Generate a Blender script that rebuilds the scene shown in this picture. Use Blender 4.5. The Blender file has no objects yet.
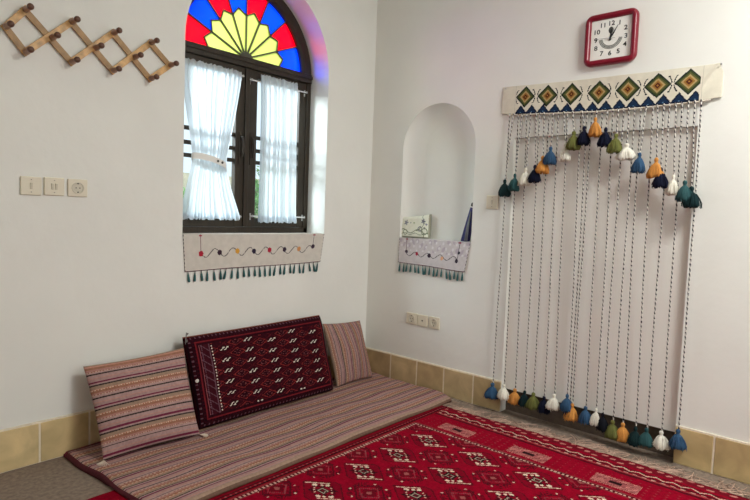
import bpy, bmesh, math, random
import numpy as np
from mathutils import Vector, Matrix
PI = math.pi
random.seed(7)
rng = np.random.default_rng(7)
sc = bpy.context.scene
COL = sc.collection
WX, WY = 3.735, 3.37          # east wall plane, north (window) wall plane
CEIL = 3.5
XW, YS = -1.5, -2.2           # west and south wall planes

# ------------------------------------------------------------------ helpers
def lin(c):
    return tuple((v / 255 / 12.92) if v / 255 <= .04045 else ((v / 255 + .055) / 1.055) ** 2.4 for v in c)

def link(o, parent=None):
    COL.objects.link(o)
    if parent is not None:
        o.parent = parent
    return o

def mesh_obj(name, verts, faces, mat=None, parent=None, smooth=False, label=None):
    me = bpy.data.meshes.new(name)
    me.from_pydata([tuple(v) for v in verts], [], faces)
    me.update()
    if smooth:
        for p in me.polygons:
            p.use_smooth = True
    if mat:
        me.materials.append(mat)
    o = link(bpy.data.objects.new(name, me), parent)
    if label:
        o['label'] = label
    return o

def bm_obj(name, bm, mat=None, parent=None, smooth=False, label=None):
    bmesh.ops.recalc_face_normals(bm, faces=bm.faces)
    me = bpy.data.meshes.new(name)
    bm.to_mesh(me)
    bm.free()
    if smooth:
        for p in me.polygons:
            p.use_smooth = True
    if mat:
        me.materials.append(mat)
    o = link(bpy.data.objects.new(name, me), parent)
    if label:
        o['label'] = label
    return o

def tag(o, label, cat, group=None):
    o['label'] = label
    o['category'] = cat
    if group:
        o['group'] = group
    return o

def empty(name, loc, rz=0, label=None, cat=None, group=None):
    o = link(bpy.data.objects.new(name, None))
    o.empty_display_size = .05
    o.location = loc
    o.rotation_euler = (0, 0, rz)
    if label:
        tag(o, label, cat, group)
    return o

EAST = -PI / 2     # local x -> -Y (right in view), local y -> into the east wall

def box(bm, x0, x1, y0, y1, z0, z1, bevel=0, seg=2):
    r = bmesh.ops.create_cube(bm, size=1)
    for v in r['verts']:
        v.co = Vector(((x0 + x1) / 2 + v.co.x * (x1 - x0), (y0 + y1) / 2 + v.co.y * (y1 - y0), (z0 + z1) / 2 + v.co.z * (z1 - z0)))
    if bevel:
        es = list({e for v in r['verts'] for e in v.link_edges})
        bmesh.ops.bevel(bm, geom=es, offset=bevel, segments=seg, affect='EDGES', profile=.5)

def box_obj(name, b, mat, parent=None, bevel=0, label=None, seg=2):
    bm = bmesh.new()
    box(bm, *b, bevel=bevel, seg=seg)
    return bm_obj(name, bm, mat, parent, label=label)

def tube(bm, pts, r, n=8, caps=True):
    pts = [Vector(p) for p in pts]
    rs = r if isinstance(r, (list, tuple)) else [r] * len(pts)
    rings = []
    up = None
    for i, p in enumerate(pts):
        t = (pts[min(i + 1, len(pts) - 1)] - pts[max(i - 1, 0)]).normalized()
        if up is None:
            up = Vector((0, 0, 1)) if abs(t.z) < .9 else Vector((1, 0, 0))
        a = t.cross(up).normalized()
        b = a.cross(t).normalized()
        up = b
        rings.append([bm.verts.new(p + a * math.cos(2 * PI * k / n) * rs[i] + b * math.sin(2 * PI * k / n) * rs[i]) for k in range(n)])
    for i in range(len(rings) - 1):
        for k in range(n):
            bm.faces.new((rings[i][k], rings[i][(k + 1) % n], rings[i + 1][(k + 1) % n], rings[i + 1][k]))
    if caps:
        bm.faces.new(rings[0][::-1])
        bm.faces.new(rings[-1])

def lathe_y(bm, prof, c=(0, 0, 0), n=20, axis=(0, -1, 0)):
    """prof: (distance along axis, radius)"""
    c = Vector(c)
    ax = Vector(axis).normalized()
    a = ax.orthogonal().normalized()
    b = ax.cross(a)
    rings = []
    for d, r in prof:
        r = max(r, 1e-5)
        rings.append([bm.verts.new(c + ax * d + (a * math.cos(2 * PI * k / n) + b * math.sin(2 * PI * k / n)) * r) for k in range(n)])
    for i in range(len(rings) - 1):
        for k in range(n):
            bm.faces.new((rings[i][k], rings[i][(k + 1) % n], rings[i + 1][(k + 1) % n], rings[i + 1][k]))
    bm.faces.new(rings[0][::-1])
    bm.faces.new(rings[-1])

def set_cols(me, cols_face):
    """cols_face: (nfaces,3) linear"""
    att = me.color_attributes.new('Col', 'FLOAT_COLOR', 'CORNER')
    n = len(me.polygons)
    tot = np.zeros(n, dtype=np.int32)
    me.polygons.foreach_get('loop_total', tot)
    c = np.repeat(np.concatenate([cols_face, np.ones((n, 1))], 1), tot, axis=0).astype(np.float32)
    att.data.foreach_set('color', c.ravel())

def grid_faces(nu, nv, off=0):
    j, i = np.meshgrid(np.arange(nv), np.arange(nu), indexing='ij')
    a = (j * (nu + 1) + i).ravel() + off
    return np.stack([a, a + 1, a + nu + 2, a + nu + 1], 1)

def fast_mesh(name, verts, quads, cols, mat, parent=None, smooth=True, label=None):
    me = bpy.data.meshes.new(name)
    me.vertices.add(len(verts))
    me.vertices.foreach_set('co', np.asarray(verts, dtype=np.float32).ravel())
    nq = len(quads)
    me.loops.add(nq * 4)
    me.loops.foreach_set('vertex_index', np.asarray(quads, dtype=np.int32).ravel())
    me.polygons.add(nq)
    me.polygons.foreach_set('loop_start', np.arange(0, nq * 4, 4, dtype=np.int32))
    me.polygons.foreach_set('loop_total', np.full(nq, 4, dtype=np.int32))
    me.update(calc_edges=True)
    me.validate()
    if smooth:
        me.polygons.foreach_set('use_smooth', np.ones(len(me.polygons), dtype=bool))
    if cols is not None:
        set_cols(me, np.asarray(cols))
    me.materials.append(mat)
    o = link(bpy.data.objects.new(name, me), parent)
    if label:
        o['label'] = label
    return o

def slab(name, P, C, offset, mat, parent=None, smooth=True, label=None, back=None):
    """P (nv+1,nu+1,3) front grid, C (nv,nu,3) face colours, offset vector(s) to the back side -> closed sheet"""
    nv, nu = P.shape[0] - 1, P.shape[1] - 1
    B = P + np.asarray(offset)
    F = grid_faces(nu, nv)
    N = (nu + 1) * (nv + 1)
    FB = F[:, ::-1] + N
    idx = np.arange(N).reshape(nv + 1, nu + 1)
    loop = np.concatenate([idx[0, :-1], idx[:-1, -1], idx[-1, :0:-1], idx[:0:-1, 0]])
    nx = np.roll(loop, -1)
    S = np.stack([loop, loop + N, nx + N, nx], 1)
    cf = C.reshape(-1, 3)
    cs = np.concatenate([C[0], C[:, -1], C[-1, ::-1], C[::-1, 0]])
    cb = cf if back is None else np.tile(np.array(back), (len(cf), 1))
    return fast_mesh(name, np.concatenate([P.reshape(-1, 3), B.reshape(-1, 3)]), np.concatenate([F, FB, S]),
                     np.concatenate([cf, cb, cs]), mat, parent, smooth, label)

# ------------------------------------------------------------------ materials
def new_mat(name):
    m = bpy.data.materials.new(name)
    m.use_nodes = True
    nt = m.node_tree
    return m, nt, nt.nodes['Principled BSDF']

def mat_plain(name, rgb, rough=.6, metal=0, noise=0, scale=20, bump=0, bscale=200, spec=.4, stretch=None):
    m, nt, b = new_mat(name)
    c = lin(rgb)
    b.inputs['Base Color'].default_value = (*c, 1)
    b.inputs['Roughness'].default_value = rough
    b.inputs['Metallic'].default_value = metal
    b.inputs['Specular IOR Level'].default_value = spec
    tc = nt.nodes.new('ShaderNodeTexCoord')
    src = tc.outputs['Object']
    if stretch:
        mp = nt.nodes.new('ShaderNodeMapping')
        mp.inputs['Scale'].default_value = stretch
        nt.links.new(src, mp.inputs[0])
        src = mp.outputs[0]
    if noise:
        n = nt.nodes.new('ShaderNodeTexNoise')
        n.inputs['Scale'].default_value = scale
        n.inputs['Detail'].default_value = 5
        nt.links.new(src, n.inputs['Vector'])
        r = nt.nodes.new('ShaderNodeValToRGB')
        r.color_ramp.elements[0].position = .3
        r.color_ramp.elements[1].position = .7
        r.color_ramp.elements[0].color = (*[v * (1 - noise) for v in c], 1)
        r.color_ramp.elements[1].color = (*[min(1, v * (1 + noise)) for v in c], 1)
        nt.links.new(n.outputs['Fac'], r.inputs[0])
        nt.links.new(r.outputs[0], b.inputs['Base Color'])
    if bump:
        n2 = nt.nodes.new('ShaderNodeTexNoise')
        n2.inputs['Scale'].default_value = bscale
        n2.inputs['Detail'].default_value = 4
        nt.links.new(src, n2.inputs['Vector'])
        bp = nt.nodes.new('ShaderNodeBump')
        bp.inputs['Strength'].default_value = bump
        bp.inputs['Distance'].default_value = .01
        nt.links.new(n2.outputs['Fac'], bp.inputs['Height'])
        nt.links.new(bp.outputs[0], b.inputs['Normal'])
    return m

def mat_attr(name, rough=.85, bump=.3, bscale=300, noise=.12, nscale=60, spec=.15, sheen=0, transl=0):
    m, nt, b = new_mat(name)
    a = nt.nodes.new('ShaderNodeVertexColor')
    a.layer_name = 'Col'
    tc = nt.nodes.new('ShaderNodeTexCoord')
    n = nt.nodes.new('ShaderNodeTexNoise')
    n.inputs['Scale'].default_value = nscale
    n.inputs['Detail'].default_value = 6
    nt.links.new(tc.outputs['Object'], n.inputs['Vector'])
    mr = nt.nodes.new('ShaderNodeMapRange')
    mr.inputs['From Min'].default_value = .3
    mr.inputs['From Max'].default_value = .7
    mr.inputs['To Min'].default_value = 1 - noise
    mr.inputs['To Max'].default_value = 1 + noise
    nt.links.new(n.outputs['Fac'], mr.inputs['Value'])
    vm = nt.nodes.new('ShaderNodeVectorMath')
    vm.operation = 'SCALE'
    nt.links.new(a.outputs['Color'], vm.inputs[0])
    nt.links.new(mr.outputs[0], vm.inputs['Scale'])
    nt.links.new(vm.outputs[0], b.inputs['Base Color'])
    b.inputs['Roughness'].default_value = rough
    b.inputs['Specular IOR Level'].default_value = spec
    b.inputs['Sheen Weight'].default_value = sheen
    if bump:
        n2 = nt.nodes.new('ShaderNodeTexNoise')
        n2.inputs['Scale'].default_value = bscale
        nt.links.new(tc.outputs['Object'], n2.inputs['Vector'])
        bp = nt.nodes.new('ShaderNodeBump')
        bp.inputs['Strength'].default_value = bump
        bp.inputs['Distance'].default_value = .004
        nt.links.new(n2.outputs['Fac'], bp.inputs['Height'])
        nt.links.new(bp.outputs[0], b.inputs['Normal'])
    return m

M = {}
M['plaster'] = mat_plain('white_plaster', (231, 231, 224), .75, noise=.025, scale=2.2, bump=.25, bscale=9, spec=.25)
M['ceiling'] = mat_plain('ceiling_paint', (232, 233, 226), .85)
M['carpet'] = mat_plain('grey_carpet', (146, 130, 116), .95, noise=.22, scale=45, bump=.8, bscale=260, spec=.05)
M['grout'] = mat_plain('pale_grout', (226, 214, 192), .8, noise=.08, scale=30, bump=.3, bscale=60)
M['wood_dark'] = mat_plain('dark_stained_wood', (46, 37, 24), .5, noise=.3, scale=9, stretch=(6, 6, 1), bump=.15, bscale=40)
M['lead'] = mat_plain('grey_green_muntin', (84, 84, 72), .6)
M['rackwood'] = mat_plain('varnished_rack_wood', (206, 164, 106), .4, noise=.28, scale=30, stretch=(1, 1, 1), bump=.1, bscale=60)
M['rackdark'] = mat_plain('rack_edge_wood', (166, 130, 84), .45, noise=.2, scale=30)
M['peg'] = mat_plain('turned_peg_wood', (150, 112, 90), .35, noise=.2, scale=40)
M['pegend'] = mat_plain('dark_peg_tip', (98, 66, 50), .35)
M['white_metal'] = mat_plain('white_painted_rod', (222, 222, 220), .35)
M['steel'] = mat_plain('bracket_steel', (190, 190, 188), .35, metal=.8)
M['plastic'] = mat_plain('cream_plastic', (222, 214, 192), .4)
M['plastic2'] = mat_plain('cream_plastic_insert', (205, 198, 178), .4)
M['hole'] = mat_plain('socket_hole', (60, 56, 50), .6)
M['clockred'] = mat_plain('red_clock_plastic', (124, 6, 34), .3, spec=.5)
M['clockface'] = mat_plain('clock_face', (238, 238, 230), .5)
M['black'] = mat_plain('black_print', (26, 26, 28), .5)
M['silver'] = mat_plain('grey_hand', (150, 150, 150), .4)
M['low_band'] = mat_plain('grey_brown_strip', (98, 86, 76), .95, noise=.15, scale=40, bump=.5, bscale=260, spec=.05)
M['door_panel'] = mat_plain('white_alcove_board', (234, 231, 224), .7, noise=.02, scale=3)
M['foliage'] = mat_plain('tree_leaf', (120, 176, 96), .6, noise=.4, scale=6)
M['bark'] = mat_plain('tree_bark', (92, 72, 54), .9, noise=.3, scale=12)
M['outwall'] = mat_plain('sand_brick_wall', (240, 226, 196), .9, noise=.15, scale=6)
M['outground'] = mat_plain('courtyard_paving', (190, 180, 164), .9, noise=.15, scale=4)
M['cloth'] = mat_attr('woven_cloth', bump=.25, bscale=350, noise=.06, nscale=25)
M['kilim'] = mat_attr('woven_kilim', bump=.5, bscale=420, noise=.14, nscale=70)
M['pile'] = mat_attr('wool_pile', bump=.7, bscale=330, noise=.2, nscale=55, spec=.05)
M['yarn'] = mat_attr('twisted_yarn', bump=0, noise=.1, nscale=150)
M['umb'] = mat_plain('navy_fabric', (44, 46, 104), .5, noise=.15, scale=60, bump=.3, bscale=120)
M['umb2'] = mat_plain('grey_blue_fabric', (104, 108, 112), .5)

# tile material: per-tile variation
def tile_mat():
    m, nt, b = new_mat('sandstone_tile')
    tc = nt.nodes.new('ShaderNodeTexCoord')
    a = nt.nodes.new('ShaderNodeVertexColor'); a.layer_name = 'Col'
    n = nt.nodes.new('ShaderNodeTexNoise')
    n.inputs['Scale'].default_value = 7
    n.inputs['Detail'].default_value = 6
    n.inputs['Distortion'].default_value = .6
    nt.links.new(tc.outputs['Object'], n.inputs['Vector'])
    mr = nt.nodes.new('ShaderNodeMapRange')
    mr.inputs['From Min'].default_value = .3; mr.inputs['From Max'].default_value = .7
    mr.inputs['To Min'].default_value = .8; mr.inputs['To Max'].default_value = 1.16
    nt.links.new(n.outputs['Fac'], mr.inputs['Value'])
    vm = nt.nodes.new('ShaderNodeVectorMath'); vm.operation = 'SCALE'
    nt.links.new(a.outputs['Color'], vm.inputs[0]); nt.links.new(mr.outputs[0], vm.inputs['Scale'])
    nt.links.new(vm.outputs[0], b.inputs['Base Color'])
    b.inputs['Roughness'].default_value = .45
    b.inputs['Specular IOR Level'].default_value = .3
    return m
M['tile'] = tile_mat()

def glass_stained(name, rgb, k=.35):
    m = bpy.data.materials.new(name)
    m.use_nodes = True
    nt = m.node_tree
    nt.nodes.remove(nt.nodes['Principled BSDF'])
    out = nt.nodes['Material Output']
    c = (*lin(rgb), 1)
    t = nt.nodes.new('ShaderNodeBsdfTransparent'); t.inputs[0].default_value = c
    d = nt.nodes.new('ShaderNodeBsdfTranslucent')
    tc = nt.nodes.new('ShaderNodeTexCoord')
    n = nt.nodes.new('ShaderNodeTexNoise'); n.inputs['Scale'].default_value = 5
    nt.links.new(tc.outputs['Object'], n.inputs['Vector'])
    hv = nt.nodes.new('ShaderNodeHueSaturation'); hv.inputs['Color'].default_value = c
    mr = nt.nodes.new('ShaderNodeMapRange'); mr.inputs['To Min'].default_value = .8; mr.inputs['To Max'].default_value = 1.2
    nt.links.new(n.outputs['Fac'], mr.inputs['Value']); nt.links.new(mr.outputs[0], hv.inputs['Value'])
    nt.links.new(hv.outputs[0], d.inputs[0])
    mx = nt.nodes.new('ShaderNodeMixShader'); mx.inputs[0].default_value = k
    nt.links.new(t.outputs[0], mx.inputs[1]); nt.links.new(d.outputs[0], mx.inputs[2])
    g = nt.nodes.new('ShaderNodeBsdfGlossy'); g.inputs['Roughness'].default_value = .1
    mx2 = nt.nodes.new('ShaderNodeMixShader'); mx2.inputs[0].default_value = .03
    nt.links.new(mx.outputs[0], mx2.inputs[1]); nt.links.new(g.outputs[0], mx2.inputs[2])
    nt.links.new(mx2.outputs[0], out.inputs[0])
    return m
M['g_red'] = glass_stained('red_glass', (255, 34, 88))
M['g_blue'] = glass_stained('blue_glass', (20, 124, 255))
M['g_yellow'] = glass_stained('lime_yellow_glass', (212, 216, 152))
def clear_glass():
    m = bpy.data.materials.new('clear_glass'); m.use_nodes = True
    nt = m.node_tree; nt.nodes.remove(nt.nodes['Principled BSDF'])
    out = nt.nodes['Material Output']
    t = nt.nodes.new('ShaderNodeBsdfTransparent'); t.inputs[0].default_value = (.95, .97, .96, 1)
    g = nt.nodes.new('ShaderNodeBsdfGlossy'); g.inputs['Roughness'].default_value = .02
    mx = nt.nodes.new('ShaderNodeMixShader'); mx.inputs[0].default_value = .05
    nt.links.new(t.outputs[0], mx.inputs[1]); nt.links.new(g.outputs[0], mx.inputs[2])
    nt.links.new(mx.outputs[0], out.inputs[0])
    return m
M['glass'] = clear_glass()
def sheer():
    m = bpy.data.materials.new('sheer_white_fabric'); m.use_nodes = True
    nt = m.node_tree; nt.nodes.remove(nt.nodes['Principled BSDF'])
    out = nt.nodes['Material Output']
    t = nt.nodes.new('ShaderNodeBsdfTransparent'); t.inputs[0].default_value = (1, 1, 1, 1)
    tl = nt.nodes.new('ShaderNodeBsdfTranslucent'); tl.inputs[0].default_value = (.84, .91, .97, 1)
    df = nt.nodes.new('ShaderNodeBsdfDiffuse'); df.inputs[0].default_value = (.8, .8, .78, 1)
    mx = nt.nodes.new('ShaderNodeMixShader'); mx.inputs[0].default_value = .25
    nt.links.new(tl.outputs[0], mx.inputs[1]); nt.links.new(df.outputs[0], mx.inputs[2])
    mx2 = nt.nodes.new('ShaderNodeMixShader'); mx2.inputs[0].default_value = .88
    nt.links.new(t.outputs[0], mx2.inputs[1]); nt.links.new(mx.outputs[0], mx2.inputs[2])
    nt.links.new(mx2.outputs[0], out.inputs[0])
    return m
M['sheer'] = sheer()

# ------------------------------------------------------------------ room shell
def struct(o):
    o['kind'] = 'structure'
    return o

def arch_pts(cu, zs, r, n=32):
    return [(cu - r * math.cos(PI * k / n), zs + r * math.sin(PI * k / n)) for k in range(n + 1)]

class Flat:
    """collects faces given in wall coordinates (u, v, depth)"""
    def __init__(self, f):
        self.V = []; self.F = []; self.f = f
    def quad(self, *p):
        n = len(self.V)
        self.V += [self.f(*q) for q in p]
        self.F.append(tuple(range(n, n + len(p))))
    def rect(self, u0, u1, v0, v1, d):
        self.quad((u0, v0, d), (u1, v0, d), (u1, v1, d), (u0, v1, d))
    def arch_top(self, cu, zs, r, top, d, n=32):
        A = arch_pts(cu, zs, r, n)
        for (a, b), (c, e) in zip(A, A[1:]):
            self.quad((a, b, d), (c, e, d), (c, top, d), (a, top, d))

# north wall with arched window opening, 0.42 thick
wc, wh, wz0, wzs = 2.544, .635, 1.265, 2.545
N = Flat(lambda u, v, d: (u, WY + d, v))
for d in (0, .42):
    N.rect(XW, wc - wh, 0, CEIL, d)
    N.rect(wc + wh, WX, 0, CEIL, d)
    N.rect(wc - wh, wc + wh, 0, wz0, d)
    N.arch_top(wc, wzs, wh, CEIL, d)
N.quad((wc - wh, wz0, 0), (wc + wh, wz0, 0), (wc + wh, wz0, .42), (wc - wh, wz0, .42))
N.quad((wc - wh, wz0, 0), (wc - wh, wzs, 0), (wc - wh, wzs, .42), (wc - wh, wz0, .42))
N.quad((wc + wh, wz0, 0), (wc + wh, wzs, 0), (wc + wh, wzs, .42), (wc + wh, wz0, .42))
A = arch_pts(wc, wzs, wh)
for (a, b), (c, e) in zip(A, A[1:]):
    N.quad((a, b, 0), (c, e, 0), (c, e, .42), (a, b, .42))
N.quad((XW, 0, 0), (WX, 0, 0), (WX, 0, .42), (XW, 0, .42))
N.quad((XW, CEIL, 0), (WX, CEIL, 0), (WX, CEIL, .42), (XW, CEIL, .42))
N.quad((XW, 0, 0), (XW, CEIL, 0), (XW, CEIL, .42), (XW, 0, .42))
struct(mesh_obj('wall_north', N.V, N.F, M['plaster']))

# east wall: arched niche and shallow door alcove.  wall coordinate u = y
E_ = Flat(lambda u, v, d: (WX + d, u, v))
nc, nh, nz0, nzs = 2.66, .355, 1.25, 1.998
ry0, ry1, rz1, rd = .80, 1.98, 2.035, .10
E_.rect(YS, ry0, 0, CEIL, 0)
E_.rect(ry0, ry1, rz1, CEIL, 0)
E_.rect(ry1, nc - nh, 0, CEIL, 0)
E_.rect(nc - nh, nc + nh, 0, nz0, 0)
E_.arch_top(nc, nzs, nh, CEIL, 0)
E_.rect(nc + nh, WY, 0, CEIL, 0)
# alcove reveals + back
E_.quad((ry0, 0, 0), (ry0, rz1, 0), (ry0, rz1, rd), (ry0, 0, rd))
E_.quad((ry1, 0, 0), (ry1, rz1, 0), (ry1, rz1, rd), (ry1, 0, rd))
E_.quad((ry0, rz1, 0), (ry1, rz1, 0), (ry1, rz1, rd), (ry0, rz1, rd))
E_.rect(ry0, ry1, 0, rz1, rd)
E_.rect(YS, WY + .42, 0, CEIL, .3)
# niche: rounded shell
def niche_ring(s, d, n=32):
    pts = [(nc - nh * s, nz0, d)]
    pts += [(nc - nh * s * math.cos(PI * k / n), nzs + nh * s * math.sin(PI * k / n), d) for k in range(n + 1)]
    pts += [(nc + nh * s, nz0, d)]
    return pts
prof = [(1, 0), (.992, .025), (.965, .05), (.92, .07), (.86, .085), (.78, .098), (.68, .107), (.55, .113)]
rings = [niche_ring(s, d) for s, d in prof]
o = struct(mesh_obj('wall_east', E_.V, E_.F, M['plaster']))
V = []; F = []
for r in rings:
    V += [(WX + d, u, v) for u, v, d in r]
m_ = len(rings[0])
for i in range(len(rings) - 1):
    for k in range(m_ - 1):
        a = i * m_ + k
        F.append((a, a + 1, a + m_ + 1, a + m_))
b0 = (len(rings) - 1) * m_
F.append(tuple(range(b0, b0 + m_)))
n0 = len(V)
niche = mesh_obj('niche_lining', V, F, M['plaster'], o, smooth=True)
niche['kind'] = 'structure'
for p in niche.data.polygons:
    if p.loop_total > 4: p.use_smooth = False
F2 = [(k, k + 1, k + 2, k + 3) for k in (0,)]
sill = mesh_obj('niche_sill', [(WX, nc - nh, nz0), (WX, nc + nh, nz0), (WX + .12, nc + nh, nz0), (WX + .12, nc - nh, nz0)], [(0, 1, 2, 3)], M['plaster'], o)
sill['kind'] = 'structure'

# white board lining the alcove and a dark grey-brown strip filling the gap under it
b = struct(box_obj('trim_1', (WX + .038, WX + rd, ry0 + .002, ry1 - .002, .175, rz1 - .002), M['door_panel']))
b['label'] = 'white board filling the door alcove behind the cords'
b = struct(box_obj('trim_2', (WX + .075, WX + rd, ry0 + .002, ry1 - .002, .002, .174), M['low_band']))
b['label'] = 'dark grey strip below the white alcove board'

# south wall with a wide window (light source side), west wall, ceiling, floor
sx0, sx1, sz0, sz1 = 1.1, 3.2, 1.0, 2.75
S = Flat(lambda u, v, d: (u, YS - d, v))
for d in (0, .3):
    S.rect(XW, sx0, 0, CEIL, d); S.rect(sx1, WX, 0, CEIL, d)
    S.rect(sx0, sx1, 0, sz0, d); S.rect(sx0, sx1, sz1, CEIL, d)
for (a, b_) in (((sx0, sz0), (sx0, sz1)), ((sx0, sz1), (sx1, sz1)), ((sx1, sz1), (sx1, sz0)), ((sx1, sz0), (sx0, sz0))):
    S.quad((*a, 0), (*b_, 0), (*b_, .3), (*a, .3))
struct(mesh_obj('wall_south', S.V, S.F, M['plaster']))
struct(box_obj('wall_west', (XW - .2, XW, YS - .3, WY + .42, 0, CEIL), M['plaster']))
struct(box_obj('ceiling', (XW - .2, WX + .3, YS - .3, WY + .42, CEIL, CEIL + .15), M['ceiling']))
struct(box_obj('floor', (XW - .2, WX + .3, YS - .3, WY + .42, -.15, 0), M['carpet']))
w2 = empty('window_2', ((sx0 + sx1) / 2, YS - .1, sz0)); w2['kind'] = 'structure'
bm = bmesh.new()
for x0, x1, z0, z1 in ((-1.05, -1.0, 0, 1.75), (1.0, 1.05, 0, 1.75), (-.03, .03, 0, 1.75), (-1.05, 1.05, 0, .05), (-1.05, 1.05, 1.7, 1.75)):
    box(bm, x0, x1, -.03, .03, z0, z1)
bm_obj('window_frame', bm, M['wood_dark'], w2)['kind'] = 'structure'

# tiled baseboards
def baseboard(name, u0, u1, joints, rot, base_pt, cols):
    """runs along local x from u0 to u1, local -y out of wall"""
    t = .014
    V = []; F = []; C = []
    root = box_obj(name, (u0, u1, -t + .003, 0, 0, .236), M['grout'], bevel=.003)
    root.location = base_pt; root.rotation_euler = (0, 0, rot)
    struct(root)
    bm = bmesh.new()
    js = [u0] + joints + [u1]
    cf = []
    for i in range(len(js) - 1):
        n0 = len(bm.faces)
        a = js[i] + (.005 if i else .001); c = js[i + 1] - (.005 if i < len(js) - 2 else .001)
        box(bm, a, c, -t, -.002, .004, .226, bevel=.003, seg=1)
        base = np.array(lin(cols[i % len(cols)]))
        cf += [base] * (len(bm.faces) - n0)
    ob = bm_obj('tiles', bm, M['tile'], root)
    ob['kind'] = 'structure'
    set_cols(ob.data, np.array(cf))
    return root
tc1 = [(214, 190, 142), (206, 182, 134), (212, 190, 148), (196, 172, 128)]
tcE = [(176, 150, 112), (192, 168, 128), (182, 158, 118), (190, 168, 128), (186, 162, 120)]
baseboard('baseboard_north', XW, WX - .014, [XW + .19 + .2635 * k for k in range(1, 19)], 0, (0, WY, 0), tc1)
# east wall pieces; local x = -y
baseboard('baseboard_east', -WY, -ry1, [-3.053, -2.767, -2.493, -2.218], EAST, (WX, 0, 0), tcE)
baseboard('baseboard_east_near', -ry0, -YS, [-.592 + .275 * k for k in range(0, 10)], EAST, (WX, 0, 0), [(196, 172, 124), (188, 164, 118)]).name = 'baseboard_east.001'

# ------------------------------------------------------------------ window
FY = 3.60
win = empty('window_1', (wc, FY, wz0)); win['kind'] = 'structure'
win['label'] = 'arched dark wooden window with a stained glass fanlight'
def wpart(name, bm, mat, parent=win, label=None, smooth=False):
    o = bm_obj(name, bm, mat, parent, smooth, label)
    return o
zS = wzs - wz0 + .005        # springline in window coordinates
R0, RG = .635, .545
bm = bmesh.new()
# arch ring frame
n = 40
prevs = None
for k in range(n + 1):
    a = PI * k / n
    c, s = math.cos(a), math.sin(a)
    ring = [bm.verts.new((-r * c, y, zS + r * s)) for r, y in ((R0, -.02), (RG + .022, -.02), (RG, .0), (RG, .05), (R0, .05))]
    if prevs:
        for i in range(5):
            bm.faces.new((prevs[i], prevs[(i + 1) % 5], ring[(i + 1) % 5], ring[i]))
    prevs = ring
box(bm, -wh, -wh + .045, -.02, .05, 0, zS, .004)
box(bm, wh - .045, wh, -.02, .05, 0, zS, .004)
box(bm, -wh, wh, -.02, .05, 0, .045, .004)
wpart('window_frame', bm, M['wood_dark'])
bm = bmesh.new()
box(bm, -wh + .005, wh - .005, -.035, .05, zS - .045, zS + .03, .006)
box(bm, -wh + .005, wh - .005, -.045, -.03, zS - .012, zS + .012, .004)
wpart('transom', bm, M['wood_dark'])
# fanlight: hub, petals, panels
hub = Vector((0, 0, zS + .03))
def pol(r, a):
    return (-r * math.cos(a), zS + .03 + r * math.sin(a) * 1.0)
def rimr(a):
    # distance from hub (raised by .03) to glass rim circle centred on springline
    s = math.sin(a)
    return -.03 * s + math.sqrt(RG ** 2 + .01 ** 2 - (.03 * math.cos(a)) ** 2)
VR, TR = .315, .362
def pane(poly, mat, name, label):
    V = [(x, .02, z) for x, z in poly] + [(x, .026, z) for x, z in poly]
    n = len(poly)
    F = [tuple(range(n)), tuple(range(2 * n - 1, n - 1, -1))] + [(i, (i + 1) % n, (i + 1) % n + n, i + n) for i in range(n)]
    mesh_obj(name, V, F, mat, win, label=label)
bars = bmesh.new()
def bar(p, q, w=.008):
    p = Vector((p[0], 0, p[1])); q = Vector((q[0], 0, q[1]))
    d = (q - p).normalized(); nrm = Vector((-d.z, 0, d.x)) * w
    vs = []
    for y in (.008, .034):
        vs += [bars.verts.new(p + nrm * .5 + Vector((0, y, 0))), bars.verts.new(q + nrm * .5 + Vector((0, y, 0))),
               bars.verts.new(q - nrm * .5 + Vector((0, y, 0))), bars.verts.new(p - nrm * .5 + Vector((0, y, 0)))]
    for f in ((0, 1, 2, 3), (7, 6, 5, 4), (0, 4, 5, 1), (1, 5, 6, 2), (2, 6, 7, 3), (3, 7, 4, 0)):
        bars.faces.new([vs[i] for i in f])
for k in range(8):
    a0, a1 = PI * k / 8, PI * (k + 1) / 8
    am = (a0 + a1) / 2
    pane([pol(.03, a0), pol(VR, a0), pol(TR, am), pol(VR, a1), pol(.03, a1)], M['g_yellow'], 'stained_pane', 'lime yellow glass petal')
    rim = [pol(rimr(a0 + (a1 - a0) * t / 8), a0 + (a1 - a0) * t / 8) for t in range(9)]
    red = k % 2 == 0
    pane([pol(VR, a0)] + rim + [pol(VR, a1), pol(TR, am)], M['g_red' if red else 'g_blue'], 'stained_pane', 'red glass panel' if red else 'blue glass panel')
    bar(pol(VR, a0), pol(TR, am)); bar(pol(TR, am), pol(VR, a1))
    if k:
        bar(pol(.02, a0), pol(VR, a0), .010); bar(pol(VR, a0), pol(rimr(a0), a0), .009)
bm_obj('fan_muntins', bars, M['lead'], win)
bm = bmesh.new()
hr = [(-.058 * math.cos(PI * k / 16), zS + .026 + .05 * math.sin(PI * k / 16)) for k in range(17)]
f_ = bm.faces.new([bm.verts.new((x, .0, z)) for x, z in hr])
r_ = bmesh.ops.extrude_face_region(bm, geom=[f_])
for v in r_['geom']:
    if isinstance(v, bmesh.types.BMVert): v.co.y += .036
bm_obj('fan_hub', bm, M['lead'], win)
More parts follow.
